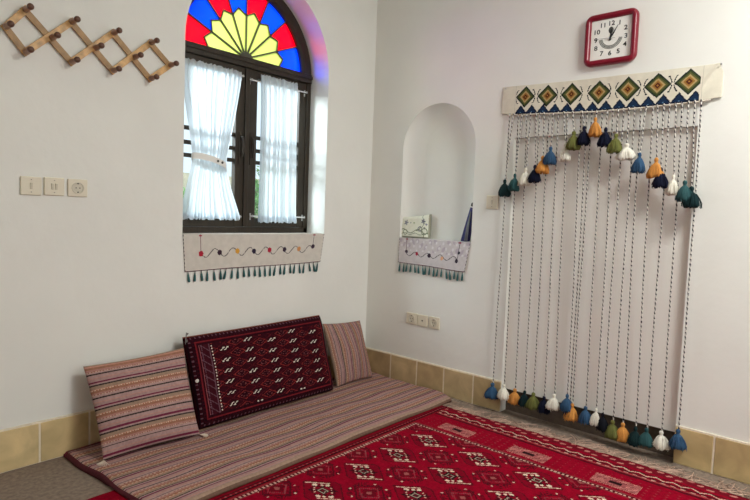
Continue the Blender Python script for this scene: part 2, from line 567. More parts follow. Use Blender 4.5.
# casements
def casement(side):
    bm = bmesh.new()
    x0, x1 = (-wh + .045, -.003) if side < 0 else (.003, wh - .045)
    gx0, gx1 = (-.515, -.092) if side < 0 else (.098, .520)
    zt, zb = zS - .047, .047
    box(bm, x0, gx0, -.012, .035, zb, zt, .004); box(bm, gx1, x1, -.012, .035, zb, zt, .004)
    box(bm, gx0, gx1, -.012, .035, zb, .115, .004); box(bm, gx0, gx1, -.012, .035, zt - .06, zt, .004)
    c = bm_obj('casement', bm, M['wood_dark'], win, label='left casement of the window' if side < 0 else 'right casement of the window')
    bm = bmesh.new()
    for z in (.735, .635, .545):
        box(bm, gx0, gx1, .0, .03, z - .014, z + .014, .003)
    bm_obj('glazing_bar', bm, M['wood_dark'], c)
    box_obj('glass_pane', (gx0, gx1, .013, .017, .115, zt - .06), M['glass'], c)
    bm = bmesh.new()
    hx = -.05 if side < 0 else .045
    box(bm, hx - .012, hx + .012, -.02, -.012, .52, .76, .003)
    tube(bm, [(hx, -.012, .73), (hx, -.045, .715), (hx + .004, -.05, .65), (hx + .002, -.04, .57)], [.008, .009, .01, .007])
    bm_obj('casement_handle', bm, M['wood_dark'], c)
    return c
casement(-1); casement(1)
bm = bmesh.new()
box(bm, -.02, .02, -.028, -.011, .05, zS - .05, .005)
bm_obj('meeting_bead', bm, M['wood_dark'], win)

# curtain rods
def rod(x0, x1, z0, z1, label, ends=(1, 1)):
    e = empty('curtain_rod', (x0, FY - .012, z0), 0, label, 'curtain rod', 'slim curtain rods on the window')
    bm = bmesh.new(); tube(bm, [(0, -.022, 0), (x1 - x0, -.022, z1 - z0)], .0055)
    bm_obj('rod', bm, M['white_metal'], e)
    for i, x in enumerate((0.012, x1 - x0 - .012)):
        if not ends[i]: continue
        bm = bmesh.new()
        zz = (z1 - z0) * x / (x1 - x0)
        box(bm, x - .006, x + .006, -.004, 0, zz - .03, zz + .022, .001)
        box(bm, x - .006, x + .006, -.03, 0, zz - .008, zz - .003, .001)
        box(bm, x - .006, x + .006, -.032, -.028, zz - .008, zz + .01, .001)
        bm_obj('rod_bracket', bm, M['steel'], e)
rod(2.0, 2.50, 2.425, 2.432, 'slim white rod across the top of the left casement')
rod(2.0, 2.50, 1.392, 1.388, 'slim white rod across the bottom of the left casement')
rod(2.555, 3.125, 2.42, 2.425, 'slim white rod across the top of the right casement')
rod(2.585, 3.135, 1.395, 1.395, 'slim white rod across the bottom of the right casement')

# sheer curtains
def curtain(zs, lefts, rights, nf, label, seed, amp=.013):
    r = np.random.default_rng(seed)
    nu, nv = 220, 110
    v = np.linspace(0, 1, nv + 1)
    z = zs[-1] + (zs[0] - zs[-1]) * v
    L = np.interp(z, zs[::-1], lefts[::-1]); Rr = np.interp(z, zs[::-1], rights[::-1])
    # smooth
    ker = np.ones(15) / 15
    def sm(a):
        p = np.pad(a, 7, mode='edge'); return np.convolve(p, ker, 'valid')
    L, Rr = sm(L), sm(Rr)
    u = np.linspace(0, 1, nu + 1)
    ph = r.uniform(0, 6.28, 6)
    warp = u + .02 * np.sin(2 * PI * 2.3 * u + ph[0]) + .012 * np.sin(2 * PI * 5.1 * u + ph[1])
    U, Vv = np.meshgrid(u, v)
    Wp = warp[None, :] + .006 * np.sin(2 * PI * (1.5 * Vv + .7 * U) + ph[2])
    X = L[:, None] + (Rr - L)[:, None] * U
    fold = np.sin(2 * PI * nf * Wp + ph[3]) * (.7 + .3 * np.sin(2 * PI * 3.7 * U + ph[4])) + .35 * np.sin(2 * PI * nf * 1.9 * Wp + ph[5])
    a = amp * (1 - .35 * (Vv > .96))
    Y = FY - .052 + a * fold
    X = X + .35 * amp * np.cos(2 * PI * nf * Wp + ph[3])
    Z = np.repeat(z[:, None], nu + 1, 1).copy()
    bot = np.clip(1 - Vv / .05, 0, 1); top = np.clip((Vv - .965) / .035, 0, 1)
    Z += bot * .006 * np.sin(2 * PI * nf * 1.6 * Wp + 1) + top * .005 * np.sin(2 * PI * nf * 1.3 * Wp + 2)
    # ruffle
    Y += .008 * bot * np.sin(2 * PI * nf * 2.4 * Wp)
    P = np.stack([X, Y, Z], -1)
    o = fast_mesh('sheer_curtain', P.reshape(-1, 3), grid_faces(nu, nv), None, M['sheer'])
    # hem band (double cloth near the bottom and the rod pocket at the top)
    for v0, v1, nm in ((0.012, .052, 'hem'), (.955, .985, 'rod_pocket')):
        i0, i1 = int(v0 * nv), int(v1 * nv)
        Q = P[i0:i1 + 1].copy(); Q[..., 1] -= .003
        fast_mesh(nm, Q.reshape(-1, 3), grid_faces(nu, i1 - i0), None, M['sheer'], o)
    return tag(o, label, 'curtain')
cl = curtain([2.455, 2.30, 1.84, 1.76, 1.60, 1.40, 1.365], [1.975, 1.98, 2.07, 2.075, 2.03, 1.975, 1.97], [2.462, 2.445, 2.352, 2.335, 2.385, 2.465, 2.475], 11,
             'white sheer curtain tied back at the waist on the left casement', 3)
curtain([2.475, 2.3, 1.8, 1.5, 1.35], [2.640, 2.650, 2.655, 2.648, 2.645], [3.008, 3.005, 3.012, 3.02, 3.032], 9,
        'white sheer curtain hanging straight on the right casement', 5)
# tie band + buttons on left curtain
bm = bmesh.new()
pts = []
for k in range(29):
    a = 2 * PI * k / 28
    x = 2.208 - .138 * math.cos(a); y = FY - .052 - .034 * math.sin(a)
    zc = 1.80 - .055 * (x - 2.06) / .3 + .02 * math.sin(a)
    pts.append((x, y, zc))
ringv = [(bm.verts.new((x, y, z - .022)), bm.verts.new((x, y, z + .022))) for x, y, z in pts[:-1]]
for i in range(28):
    a, b_ = ringv[i], ringv[(i + 1) % 28]
    bm.faces.new((a[0], b_[0], b_[1], a[1]))
tb = bm_obj('tie_band', bm, mat_plain('tie_cotton', (240, 240, 234), .8), cl, smooth=True)
for bx in (2.258, 2.298):
    bm = bmesh.new()
    z = 1.80 - .055 * (bx - 2.06) / .3 + .018
    yb = FY - .052 - .034 * math.sqrt(max(0, 1 - ((bx - 2.208) / .138) ** 2))
    lathe_y(bm, [(0, .0075), (.004, .009), (.007, .006)], (bx, yb - .0005, z), 12)
    bm_obj('button', bm, M['hole'], tb)

# outside world beyond the window: courtyard paving, far wall, tree
o = struct(box_obj('ground', (-8, 14, 3.8, 22, -.25, -.05), M['outground']))
fw = box_obj('garden_wall', (-8, 14, 13.0, 13.3, -.05, 2.3), M['outwall'])
tag(fw, 'sand coloured courtyard wall seen beyond the window', 'wall')
def tree(x, y, h, r, label):
    t = empty('tree', (x, y, -.05), 0, label, 'tree', 'trees outside the window')
    bm = bmesh.new(); tube(bm, [(0, 0, 0), (.05, .02, h * .4), (-.03, 0, h * .8)], [.11, .08, .04])
    bm_obj('trunk', bm, M['bark'], t)
    n = 2600
    V = []; F = []
    for i in range(n):
        d = rng.normal(size=3); d /= np.linalg.norm(d)
        p = d * r * rng.uniform(.35, 1) ** .5 * (1 + .2 * math.sin(5 * d[0] + 3 * d[2])) + np.array([0, 0, h * .75])
        a = rng.normal(size=3); a /= np.linalg.norm(a); b_ = np.cross(a, d); s = .07
        k = len(V); V += [p + a * s, p + b_ * s * .5, p - a * s, p - b_ * s * .5]; F.append((k, k + 1, k + 2, k + 3))
    f = mesh_obj('foliage', V, F, M['foliage'], t)
tree(5.2, 9.6, 1.5, .75, 'bushy green tree outside the left casement')
tree(9.0, 11.3, 2.2, .95, 'bushy green tree outside the right casement')

# ------------------------------------------------------------------ coat rack
rk = empty('coat_rack', (.997, WY, 2.325), 0, 'expanding lattice coat rack of varnished wood with round pegs', 'coat rack')
sp, hh = .2245, .104
def node(i, r):   # r: 1 top, 0 middle, -1 bottom (relative to rack origin)
    if r == 0: return Vector((-.098 + sp * i + .01 * (i == 0), 0, 0.003 * i * .3))
    return Vector((sp * i + .003 * i * 0, 0, hh * r + .006 * (r > 0)))
def slat(p, q, layer, mat):
    d = (q - p); L = d.length + .035; c = (p + q) / 2; a = math.atan2(d.z, d.x)
    bm = bmesh.new()
    box(bm, -L / 2, L / 2, -.005, .005, -.017, .017, .002)
    bmesh.ops.transform(bm, matrix=Matrix.Translation(c + Vector((0, -.011 - .011 * layer, 0))) @ Matrix.Rotation(-a, 4, 'Y'), verts=bm.verts)
    bm_obj('slat', bm, mat, rk)
# rising slats (front layer) and falling slats (back layer)
slat(node(0, 0), node(0, 1), 1, M['rackwood'])
for i in range(3):
    slat(node(i, -1), node(i + 1, 1), 1, M['rackwood'])
slat(node(3, -1), node(4, 0), 1, M['rackwood'])
slat(node(0, 0), node(0, -1), 0, M['rackdark'])
for i in range(3):
    slat(node(i, 1), node(i + 1, -1), 0, M['rackdark'])
slat(node(3, 1), node(4, 0), 0, M['rackdark'])
for i, r in [(i, 1) for i in range(4)] + [(i, 0) for i in range(5)] + [(i, -1) for i in range(4)]:
    p = node(i, r)
    bm = bmesh.new()
    lathe_y(bm, [(.002, .010), (.026, .010), (.027, .0165), (.045, .016), (.062, .0125), (.074, .0105), (.084, .0105)], p, 18)
    pg = bm_obj('peg', bm, M['peg'], rk, smooth=True)
    bm = bmesh.new()
    lathe_y(bm, [(.082, .010), (.087, .0135), (.093, .0165), (.101, .0165), (.108, .013), (.112, .006)], p, 18)
    bm_obj('knob', bm, M['pegend'], pg, smooth=True)

# ------------------------------------------------------------------ switches and sockets
def disc(bm, x, z, r, y0, y1, n=24):
    lathe_y(bm, [(-y0, r), (-y1, r)], (x, 0, z), n)
def plate(name, loc, rot, kind, label, cat, group=None, w=.101, h=.098):
    e = empty(name, loc, rot, label, cat, group)
    box_obj('cover_plate', (-w / 2, w / 2, -.012, 0, -h / 2, h / 2), M['plastic'], e, bevel=.004, seg=3)
    if kind == 'socket':
        bm = bmesh.new()
        lathe_y(bm, [(.008, .033), (.0155, .033), (.0155, .028), (.0125, .026)], (0, 0, 0), 28)
        s = bm_obj('socket_insert', bm, M['plastic2'], e)
        bm = bmesh.new()
        for x in (-.010, .010): lathe_y(bm, [(.012, .0035), (.0135, .0035)], (x, 0, 0), 12)
        for z in (.024, -.024): box(bm, -.004, .004, -.0165, -.012, z - .003, z + .003)
        bm_obj('contact_hole', bm, M['hole'], s)
    elif kind == 'aerial':
        bm = bmesh.new(); lathe_y(bm, [(.008, .012), (.015, .012), (.015, .008), (.013, .008)], (0, 0, 0), 20)
        s = bm_obj('aerial_insert', bm, M['plastic2'], e)
        bm = bmesh.new(); lathe_y(bm, [(.012, .006), (.014, .006)], (0, 0, 0), 12); bm_obj('contact_hole', bm, M['hole'], s)
    else:
        n = 1 if kind == 'switch1' else 2
        for k in range(n):
            x = 0 if n == 1 else (-.010, .010)[k]
            bm = bmesh.new()
            box(bm, x - .0065, x + .0065, -.0185, -.01, -.017, .017, .002)
            for v in bm.verts:
                if v.co.z < 0 and v.co.y < -.015: v.co.y += .004
            bm_obj('rocker', bm, M['plastic2'], e)
        for z in (.033, -.033): box_obj('screw_slot', (-.003, .003, -.0128, -.0115, z - .0015, z + .0015), M['hole'], e)
    return e
g1 = 'wall plates left of the window'
plate('light_switch', (1.024, WY, 1.530), 0, 'switch1', 'square cream light switch with one rocker, leftmost of three plates', 'light switch', g1)
plate('light_switch', (1.137, WY, 1.533), 0, 'switch2', 'square cream light switch with two rockers, between two other plates', 'light switch', g1)
plate('wall_socket', (1.258, WY, 1.532), 0, 'socket', 'square cream wall socket right of the two light switches', 'socket', g1, w=.104)
g2 = 'wall plates above the east baseboard'
plate('wall_socket', (WX, 2.842, .578), EAST, 'socket', 'low cream socket nearest the room corner under the niche', 'socket', g2, w=.115, h=.094)
plate('aerial_socket', (WX, 2.730, .576), EAST, 'aerial', 'small cream aerial socket with a single hole between two power sockets', 'socket', g2, w=.1, h=.094)
plate('wall_socket', (WX, 2.612, .576), EAST, 'socket', 'low cream socket nearest the tasselled cords', 'socket', g2, w=.104, h=.096)
plate('light_switch', (WX, 2.132, 1.567), EAST, 'switch1', 'cream light switch between the niche and the tasselled cords', 'light switch', w=.098, h=.1)

# ------------------------------------------------------------------ wall clock
ck = empty('wall_clock', (WX, 1.329, 2.624), EAST, 'square red wall clock with rounded corners and white face', 'clock')
def rrect(w, r, n=8):
    out = []
    for cx, cz, a0 in ((w - r, w - r, 0), (-w + r, w - r, 90), (-w + r, -w + r, 180), (w - r, -w + r, 270)):
        for k in range(n + 1):
            a = math.radians(a0 + 90 * k / n)
            out.append((cx + r * math.cos(a), cz + r * math.sin(a)))
    return out
bm = bmesh.new()
secs = [(.160, .045, 0), (.165, .05, -.01), (.165, .05, -.028), (.158, .045, -.043), (.150, .035, -.047), (.136, .02, -.045), (.1265, .006, -.030), (.125, .004, -.02)]
prev = None; first = None
for w, r, y in secs:
    ring = [bm.verts.new((x, y, z)) for x, z in rrect(w, r)]
    if prev:
        for i in range(len(ring)):
            j = (i + 1) % len(ring); bm.faces.new((prev[i], prev[j], ring[j], ring[i]))
    else: first = ring
    prev = ring
bm.faces.new(first); bm.faces.new(prev[::-1])
bm_obj('clock_case', bm, M['clockred'], ck, smooth=True)
box_obj('clock_face', (-.128, .128, -.023, -.0195, -.128, .128), M['clockface'], ck)
def text_mesh(name, s, size, mat, parent, loc, extr=.0006, rot=0, sx=1.0):
    cu = bpy.data.curves.new(name, 'FONT'); cu.body = s; cu.size = size; cu.extrude = extr; cu.offset = .0006
    cu.align_x = 'CENTER'; cu.align_y = 'CENTER'
    t = bpy.data.objects.new(name + '_t', cu); COL.objects.link(t)
    bpy.context.view_layer.update()
    me = bpy.data.meshes.new_from_object(t.evaluated_get(bpy.context.evaluated_depsgraph_get()))
    bpy.data.objects.remove(t)
    mt = Matrix.Translation(loc) @ Matrix.Rotation(rot, 4, 'Y') @ Matrix.Rotation(PI / 2, 4, 'X') @ Matrix.Diagonal((sx, 1, 1, 1))
    me.transform(mt)
    me.materials.clear(); me.materials.append(mat)
    return link(bpy.data.objects.new(name, me), parent)
for h in range(1, 13):
    a = math.radians(30 * h)
    rr = .097 if h % 3 else .094
    x, z = rr * math.sin(a), rr * math.cos(a)
    if h in (1, 2, 4, 5, 7, 8, 10, 11): x *= 1.08; z *= 1.06
    text_mesh('numeral', str(h), .040, M['black'], ck, (x, -.0238, z), sx=1.1)
# patterned smile-shaped band of small print under the centre
bm = bmesh.new()
for k in range(25):
    a0 = math.radians(188 + 165 * k / 25); a1 = math.radians(188 + 165 * (k + .82) / 25)
    for r0, r1 in ((.052, .0585), (.0605, .067), (.069, .074)):
        vs = [bm.verts.new((r * math.cos(a), -.0242, r * math.sin(a) + .008)) for r, a in ((r0, a0), (r1, a0), (r1, a1), (r0, a1))]
        f = bm.faces.new(vs)
bm_obj('printed_arc', bm, mat_plain('grey_print', (112, 116, 110), .6), ck)
bm = bmesh.new()
for r, y in ((.021, -.0238),):
    lathe_y(bm, [(.0232, .021), (.0242, .020)], (0, 0, .052), 20)
    for v in bm.verts: v.co.x *= .75
bm_obj('emblem', bm, mat_plain('dark_emblem', (72, 76, 72), .6), ck)
def hand(name, ang, L, w, tail, y, mat):
    bm = bmesh.new(); a = math.radians(ang)
    pts = [(-w * .6, -tail), (w * .6, -tail), (w, L * .25), (w * .25, L), (-w * .25, L), (-w, L * .25)]
    f = bm.faces.new([bm.verts.new((x, 0, z)) for x, z in pts])
    r = bmesh.ops.extrude_face_region(bm, geom=[f])
    for v in r['geom']:
        if isinstance(v, bmesh.types.BMVert): v.co.y -= .0012
    bmesh.ops.transform(bm, matrix=Matrix.Translation((0, y, 0)) @ Matrix.Rotation(a, 4, 'Y'), verts=bm.verts)
    bm_obj(name, bm, mat, ck)
hand('hour_hand', 4, .058, .006, .014, -.0262, M['black'])
hand('minute_hand', 30, .092, .0042, .016, -.0285, M['black'])
hand('second_hand', -86, .1, .0016, .03, -.0305, M['silver'])
bm = bmesh.new(); lathe_y(bm, [(.022, .006), (.033, .006), (.0345, .003)], (0, 0, 0), 16); bm_obj('hand_hub', bm, M['black'], ck)

# ------------------------------------------------------------------ yarn tassels
def tassel_mesh(name, H, R, rgb, seed, neck=True, loose=.12, n=46):
    r = np.random.default_rng(seed)
    prof = [(0, .10), (-.03, .22), (-.09, .30), (-.16, .30), (-.22, .23), (-.27, .24), (-.36, .5), (-.5, .74), (-.66, .9), (-.82, 1.0), (-.93, .98), (-1.0, .84), (-.985, .45), (-.93, .05)]
    th = np.linspace(0, 2 * PI, n, endpoint=False)
    st_ = r.uniform(-1, 1, n); st_ = (st_ + np.roll(st_, 1) + np.roll(st_, 2) + np.roll(st_, 3)) / 4
    strand = 1 + loose * 1.3 * st_ + .05 * r.uniform(-1, 1, n)
    drop = r.uniform(-.09, .06, n)
    V = []
    ell = r.uniform(.8, 1.1, 2); ph = r.uniform(0, 6.28); tilt = r.uniform(-.12, .12, 2)
    for z, rad in prof:
        t = min(1, max(0, (-z - .27) / .5))
        for k in range(n):
            rr = rad * R * (1 + (strand[k] - 1) * t + (.10 * (k % 2) - .05) * (t if z > -.95 else 1) + .05 * math.sin(3 * th[k] + ph) * t)
            V.append((rr * math.cos(th[k]) * ell[0] + tilt[0] * t * R, rr * math.sin(th[k]) * ell[1] * .9 + tilt[1] * t * R, z * H + (drop[k] * H * t if rad > .4 else 0)))
    Q = []
    m = len(prof)
    cols = []
    base = np.array(lin(rgb))
    sc_ = r.uniform(.85, 1.15, n)
    for i in range(m - 1):
        for k in range(n):
            Q.append((i * n + k, i * n + (k + 1) % n, (i + 1) * n + (k + 1) % n, (i + 1) * n + k))
            cols.append(base * (1 if i < 5 else sc_[k]))
    for q in range(26):      # loose yarn ends around the skirt
        a = r.uniform(0, 2 * PI); b2 = a + r.normal(0, .25); k0 = len(V)
        for f_, rr_ in ((.38, .50), (.62, .92), (.86, 1.08 + r.uniform(-.05, .15)), (1.0 + r.uniform(-.05, .10), 1.02 + r.uniform(-.1, .22))):
            aa = a + (b2 - a) * f_
            cx_, cy_ = rr_ * R * math.cos(aa) * ell[0] + tilt[0] * R, rr_ * R * math.sin(aa) * ell[1] * .9 + tilt[1] * R
            for j in range(3):
                g = 2 * PI * j / 3
                V.append((cx_ + .0017 * math.cos(g), cy_ + .0017 * math.sin(g), -f_ * H + .0006 * j))
        for i_ in range(3):
            for j in range(3):
                Q.append((k0 + i_ * 3 + j, k0 + i_ * 3 + (j + 1) % 3, k0 + i_ * 3 + 3 + (j + 1) % 3, k0 + i_ * 3 + 3 + j))
                cols.append(base * 1.1)
    me = bpy.data.meshes.new(name)
    me.from_pydata(V, [], [q[::-1] for q in Q]); me.update()
    me.polygons.foreach_set('use_smooth', np.ones(len(me.polygons), dtype=bool))
    set_cols(me, np.array(cols)); me.materials.append(M['yarn'])
    return me

def place_tassel(parent, me, loc, rz, label=None, name='tassel', rx=0):
    o = link(bpy.data.objects.new(name, me), parent)
    o.location = loc; o.rotation_euler = (rx, 0, rz)
    if label: o['label'] = label
    return o

TC = {'blue': ((52, 82, 112), 'blue tassel'), 'white': ((222, 218, 204), 'white tassel'), 'orange': ((198, 136, 68), 'orange tassel'),
      'dkgreen': ((20, 42, 44), 'dark green tassel'), 'olive': ((100, 102, 54), 'olive green tassel'), 'navy': ((18, 22, 42), 'navy tassel'),
      'black': ((18, 20, 28), 'black tassel'), 'teal': ((46, 80, 82), 'teal tassel')}

# ------------------------------------------------------------------ tasselled cord curtain with embroidered valance
cv = empty('tassel_curtain', (WX, 1.39, 0), EAST, 'embroidered cream valance with long striped cords and coloured yarn tassels', 'cord curtain')
OY = 1.39     # local x = OY - y
vb_y = [2.093, 1.979, 1.404, 1.106, .803, .690]; vb_z = [2.215, 2.202, 2.170, 2.168, 2.175, 2.185]
vt_y = [2.080, 1.486, 1.099, .78, .683]; vt_z = [2.408, 2.387, 2.379, 2.381, 2.384]
cell = .0042
nu = int(1.405 / cell); nv = int(.205 / cell)
u = np.linspace(0, 1, nu + 1); v = np.linspace(0, 1, nv + 1)
U, Vv = np.meshgrid(u, v)
Yw = 2.092 - 1.406 * U
zb = np.interp(-Yw, [-a for a in vb_y], vb_z); zt = np.interp(-Yw, [-a for a in vt_y], vt_z)
Z = zb + (zt - zb) * Vv
dep = -.012 - .018 * np.sin(PI * np.clip(U, 0, 1)) ** .5 - .006 * np.sin(9 * U + 2 * Vv) * (Vv * .5 + .5)
dep += .012 * Vv
dep -= .004 * np.exp(-((U - .9 - .08 * Vv) / .012) ** 2)
P = np.stack([OY - Yw, dep, Z], -1)
yc = (Yw[:-1, :-1] + Yw[1:, 1:]) / 2
hc = ((Z - zb)[:-1, :-1] + (Z - zb)[1:, 1:]) / 2
qy = np.round(yc / cell) * cell
cream = np.array(lin((214, 208, 190)))
C = np.tile(cream, (nv, nu, 1)).astype(float)
C *= (1 + .04 * (((np.arange(nu)[None, :] + np.arange(nv)[:, None]) % 2) - .5))[..., None]
patt = (yc < 1.975) & (yc > .80)
dia = [(1.903, .068), (1.738, .068), (1.568, .068), (1.383, .070), (1.202, .071), (1.029, .072), (.858, .074)]
for cy_, s in dia:
    dy = np.abs(yc - cy_); dz = np.abs(hc - (.120))
    r_ = dy / (s + .006) + dz / .078
    for th_, rgb in ((1.0, (22, 32, 28)), (.88, (52, 64, 36)), (.72, (88, 88, 46)), (.56, (170, 144, 96)), (.40, (146, 104, 46)), (.24, (80, 34, 26)), (.08, (160, 116, 50))):
        C[(r_ < th_) & patt] = lin(rgb)
    # hooked braces either side
    for sgn in (-1, 1):
        xx = (yc - cy_) * sgn - (s + .006)
        zz = hc - .120
        hit = (np.abs(xx - (.000 - .012 * (np.abs(zz) / .042) ** 2)) < .0034) & (np.abs(zz) < .046) & (np.abs(zz) > .007)
        hit |= (np.abs(xx + .016) < .006) & (np.abs(np.abs(zz) - .046) < .0030)
        C[hit & patt] = lin((32, 38, 44))
for k in range(14):
    cy_ = 1.932 - .0855 * k
    r_ = np.abs(yc - cy_) / .050 + hc / .064
    C[(r_ < 1.0) & patt] = lin((20, 30, 50))
    C[(r_ < .78) & patt] = lin((22, 44, 72))
    C[(r_ < .25) & (np.abs(yc - cy_) < .006) & patt] = lin((90, 130, 160))
C[(hc < .008) & patt] = lin((20, 30, 50))
C[(np.abs(yc - 1.982) < .002) | (np.abs(yc - .79) < .002)] = cream * .8
slab('valance', P, C, (0, .005, 0), M['cloth'], cv)
# pins at the top corners
for yy, zz in ((2.062, 2.395), (.700, 2.372)):
    bm = bmesh.new(); lathe_y(bm, [(.0, .002), (.022, .002), (.022, .006), (.026, .004)], (OY - yy, 0, zz), 10)
    bm_obj('pin', bm, M['steel'], cv)
# heading rope
bm = bmesh.new()
tube(bm, [(OY - y, -.022 - .01 * math.sin(PI * (2.05 - y) / 1.3), float(np.interp(-y, [-a for a in vb_y], vb_z)) - .006) for y in np.linspace(2.03, .74, 40)], .006, 6)
bm_obj('heading_rope', bm, mat_plain('rope_beige', (206, 198, 184), .8, noise=.25, scale=160), cv)

def cord(y_top, y_bot, z_bot, dx_top=.03, dx_bot=.03, r=.0045, label=None, sway=0):
    zt_ = float(np.interp(-y_top, [-a for a in vb_y], vb_z)) + .004
    L = zt_ - z_bot
    n = max(10, int(L / .0075)); k = 6
    V = []; cols = []; Q = []
    ph = random.random()
    for i in range(n + 1):
        t = i / n
        y = y_top + (y_bot - y_top) * t + sway * math.sin(PI * t) + .0015 * math.sin(9 * t + ph * 6)
        d = dx_top + (dx_bot - dx_top) * t
        z = zt_ - L * t
        for j in range(k):
            a = 2 * PI * j / k
            rr = r * (1 + .10 * math.cos(2 * (a - 2 * PI * (z / .064))))
            V.append((OY - y + rr * math.cos(a), -d + rr * math.sin(a), z))
    w = np.array(lin((206, 201, 192))); dk = np.array(lin((36, 36, 48)))
    for i in range(n):
        z = zt_ - L * (i + .5) / n
        for j in range(k):
            Q.append((i * k + j, i * k + (j + 1) % k, (i + 1) * k + (j + 1) % k, (i + 1) * k + j))
            f = ((j + .5) / k + z / .029 + ph) % 1
            cols.append(dk if f < .44 else w)
    return fast_mesh('cord', V, [q for q in Q], cols, M['yarn'], cv, True, label)

bots = list(zip([2.034, 1.938, 1.853, 1.774, 1.705, 1.629, 1.555, 1.461, 1.445, 1.425, 1.333, 1.267, 1.222, 1.155, 1.094, 1.016, .950, .869, .777],
                [.16, .178, .159, .164, .167, .157, .197, .215, .170, .160, .165, .169, .147, .119, .117, .114, .127, .133, .167],
                ['blue', 'white', 'orange', 'dkgreen', 'olive', 'navy', 'white', 'blue', 'navy', 'orange', 'blue', 'white', 'black', 'olive', 'orange', 'dkgreen', 'teal', 'white', 'blue']))
tops = np.linspace(2.01, .79, 19)
variants = {}
ups = list(zip([2.012, 1.927, 1.851, 1.777, 1.729, 1.670, 1.576, 1.515, 1.453, 1.378, 1.312, 1.241, 1.177, 1.093, .999, .967, .898, .831, .797],
               [1.671, 1.71, 1.749, 1.768, 1.83, 1.889, 1.913, 1.983, 2.012, 2.061, 1.994, 1.948, 1.895, 1.823, 1.79, 1.729, 1.686, 1.65, 1.615],
               ['dkgreen', 'teal', 'white', 'navy', 'orange', 'blue', 'white', 'olive', 'navy', 'orange', 'navy', 'olive', 'white', 'blue', 'orange', 'navy', 'white', 'teal', 'dkgreen']))
ALLC = sorted([(y, 'b', i) for i, (y, z, c) in enumerate(bots)] + [(y, 'u', i) for i, (y, z, c) in enumerate(ups)])[::-1]
TOPS = {}
for k, (y, a_, i) in enumerate(ALLC):
    TOPS[(a_, i)] = y + max(-.03, min(.03, (2.012 - (2.012 - .785) * k / (len(ALLC) - 1)) - y))
def id_(a_, i): return (a_, i)
for i, (y, z, c) in enumerate(bots):
    H = .112; R = .043
    if c == 'white': R = .048 if i in (1, 6, 17) else .036; H = .105
    if i in (0, 18): R = .046
    yt = .55 * y + .45 * float(tops[i])
    yt = min(2.005, max(.79, yt))
    d_b = .034 + .006 * math.sin(i * 2.1)
    cd = cord(TOPS[id_('b', i)], y, z + H * .42, .030, d_b, sway=random.uniform(-.004, .004))
    me = tassel_mesh('yarn_tassel', H, R, TC[c][0], 40 + i, loose=.20)
    place_tassel(cd, me, (OY - y, -d_b - .006, z + H * .52), random.uniform(0, 6), TC[c][1])
for i, (y, z, c) in enumerate(ups):
    H = .118; R = .043
    if i in (12,): R = .052; H = .1
    if i in (6, 16): R = .036
    if i == 18: R = .05
    d_b = .050 + .012 * (i % 2)
    yt = y + .018 * math.sin(i * 1.7)
    yt = min(1.99, max(.80, yt))
    cd = cord(TOPS[id_('u', i)], y, z + H * .42, .036, d_b)
    me = tassel_mesh('yarn_tassel', H, R, TC[c][0], 80 + i, loose=.22)
    place_tassel(cd, me, (OY - y, -d_b - .004, z + H * .52), random.uniform(0, 6), TC[c][1])

# ------------------------------------------------------------------ embroidered cloths
def drape(name, y_or_x, w_top, z_top, w_bot, z_botL, z_botR, depth, nt, pattern, root, tlen, seed):
    """front cloth hanging from a sill edge, local x = right, -y out of the wall, plus the part lying on the sill"""
    r = np.random.default_rng(seed)
    cell = .0045
    nu = int(w_top / cell); hv = z_top - (z_botL + z_botR) / 2
    nd = int(depth / cell); nh_ = int(hv / cell)
    rows = []
    us = np.linspace(-.5, .5, nu + 1)
    for k in range(nh_ + 1):     # from bottom up
        t = k / nh_
        w = w_bot[1] - w_bot[0]
        xl = w_bot[0] + (-w_top / 2 - w_bot[0]) * t; xr = w_bot[1] + (w_top / 2 - w_bot[1]) * t
        x = xl + (xr - xl) * (us + .5)
        zb_ = z_botL + (z_botR - z_botL) * (us + .5)
        z = zb_ + (z_top - zb_) * t + .0025 * np.sin(us * 9 + seed)*(1-t)
        y = -.006 - .005 * (1 - t) * (1 + np.sin(us * 11 + seed)) - (0 if t < .97 else 0)
        rows.append(np.stack([x, y, z], -1))
    for k in range(1, nd + 1):
        s = k / nd
        rows.append(np.stack([us * w_top, np.full(nu + 1, -.006 + depth * s), np.full(nu + 1, z_top + .0005 + .0015 * s)], -1))
    P = np.array(rows)
    t_ = np.concatenate([np.linspace(0, 1, nh_ + 1), np.full(nd, 1.0) + np.arange(1, nd + 1) * cell / hv])
    tc_ = (t_[:-1] + t_[1:]) / 2
    uc = (us[:-1] + us[1:]) / 2
    UU, TT = np.meshgrid(uc * w_top, tc_ * hv)
    C = pattern(UU, TT, w_top, hv)
    ob = slab('cloth_panel', P, C, (0, .0022, -.0000), M['cloth'], root)
    for k in range(nt):
        s = (k + .5) / nt
        x = w_bot[0] + (w_bot[1] - w_bot[0]) * s + r.uniform(-.004, .004)
        z = z_botL + (z_botR - z_botL) * s + .002
        n = 10
        L = tlen * r.uniform(.9, 1.08); lean = r.uniform(-.22, .22)
        V = []; Q = []; cols = []
        prof_ = [(0, .0025), (.18, .0022), (.22, .0045), (.3, .004), (.34, .0055), (.6, .0075), (.9, .0085), (1.0, .006)]
        for (a, rad) in prof_:
            for j in range(n):
                th = 2 * PI * j / n
                rr = rad * (1 + .12 * (j % 2))
                V.append((x + lean * a * L + rr * math.cos(th), -.010 + rr * math.sin(th) * .8, z - a * L))
        for i in range(len(prof_) - 1):
            for j in range(n):
                Q.append((i * n + j, (i + 1) * n + j, (i + 1) * n + (j + 1) % n, i * n + (j + 1) % n))
                cols.append(lin((74, 70, 74)) if i < 2 else np.array(lin((62, 104, 104))) * (1 if j % 2 else .8))
        fast_mesh('tassel', V, Q, np.array(cols), M['yarn'], root, True)
    return ob

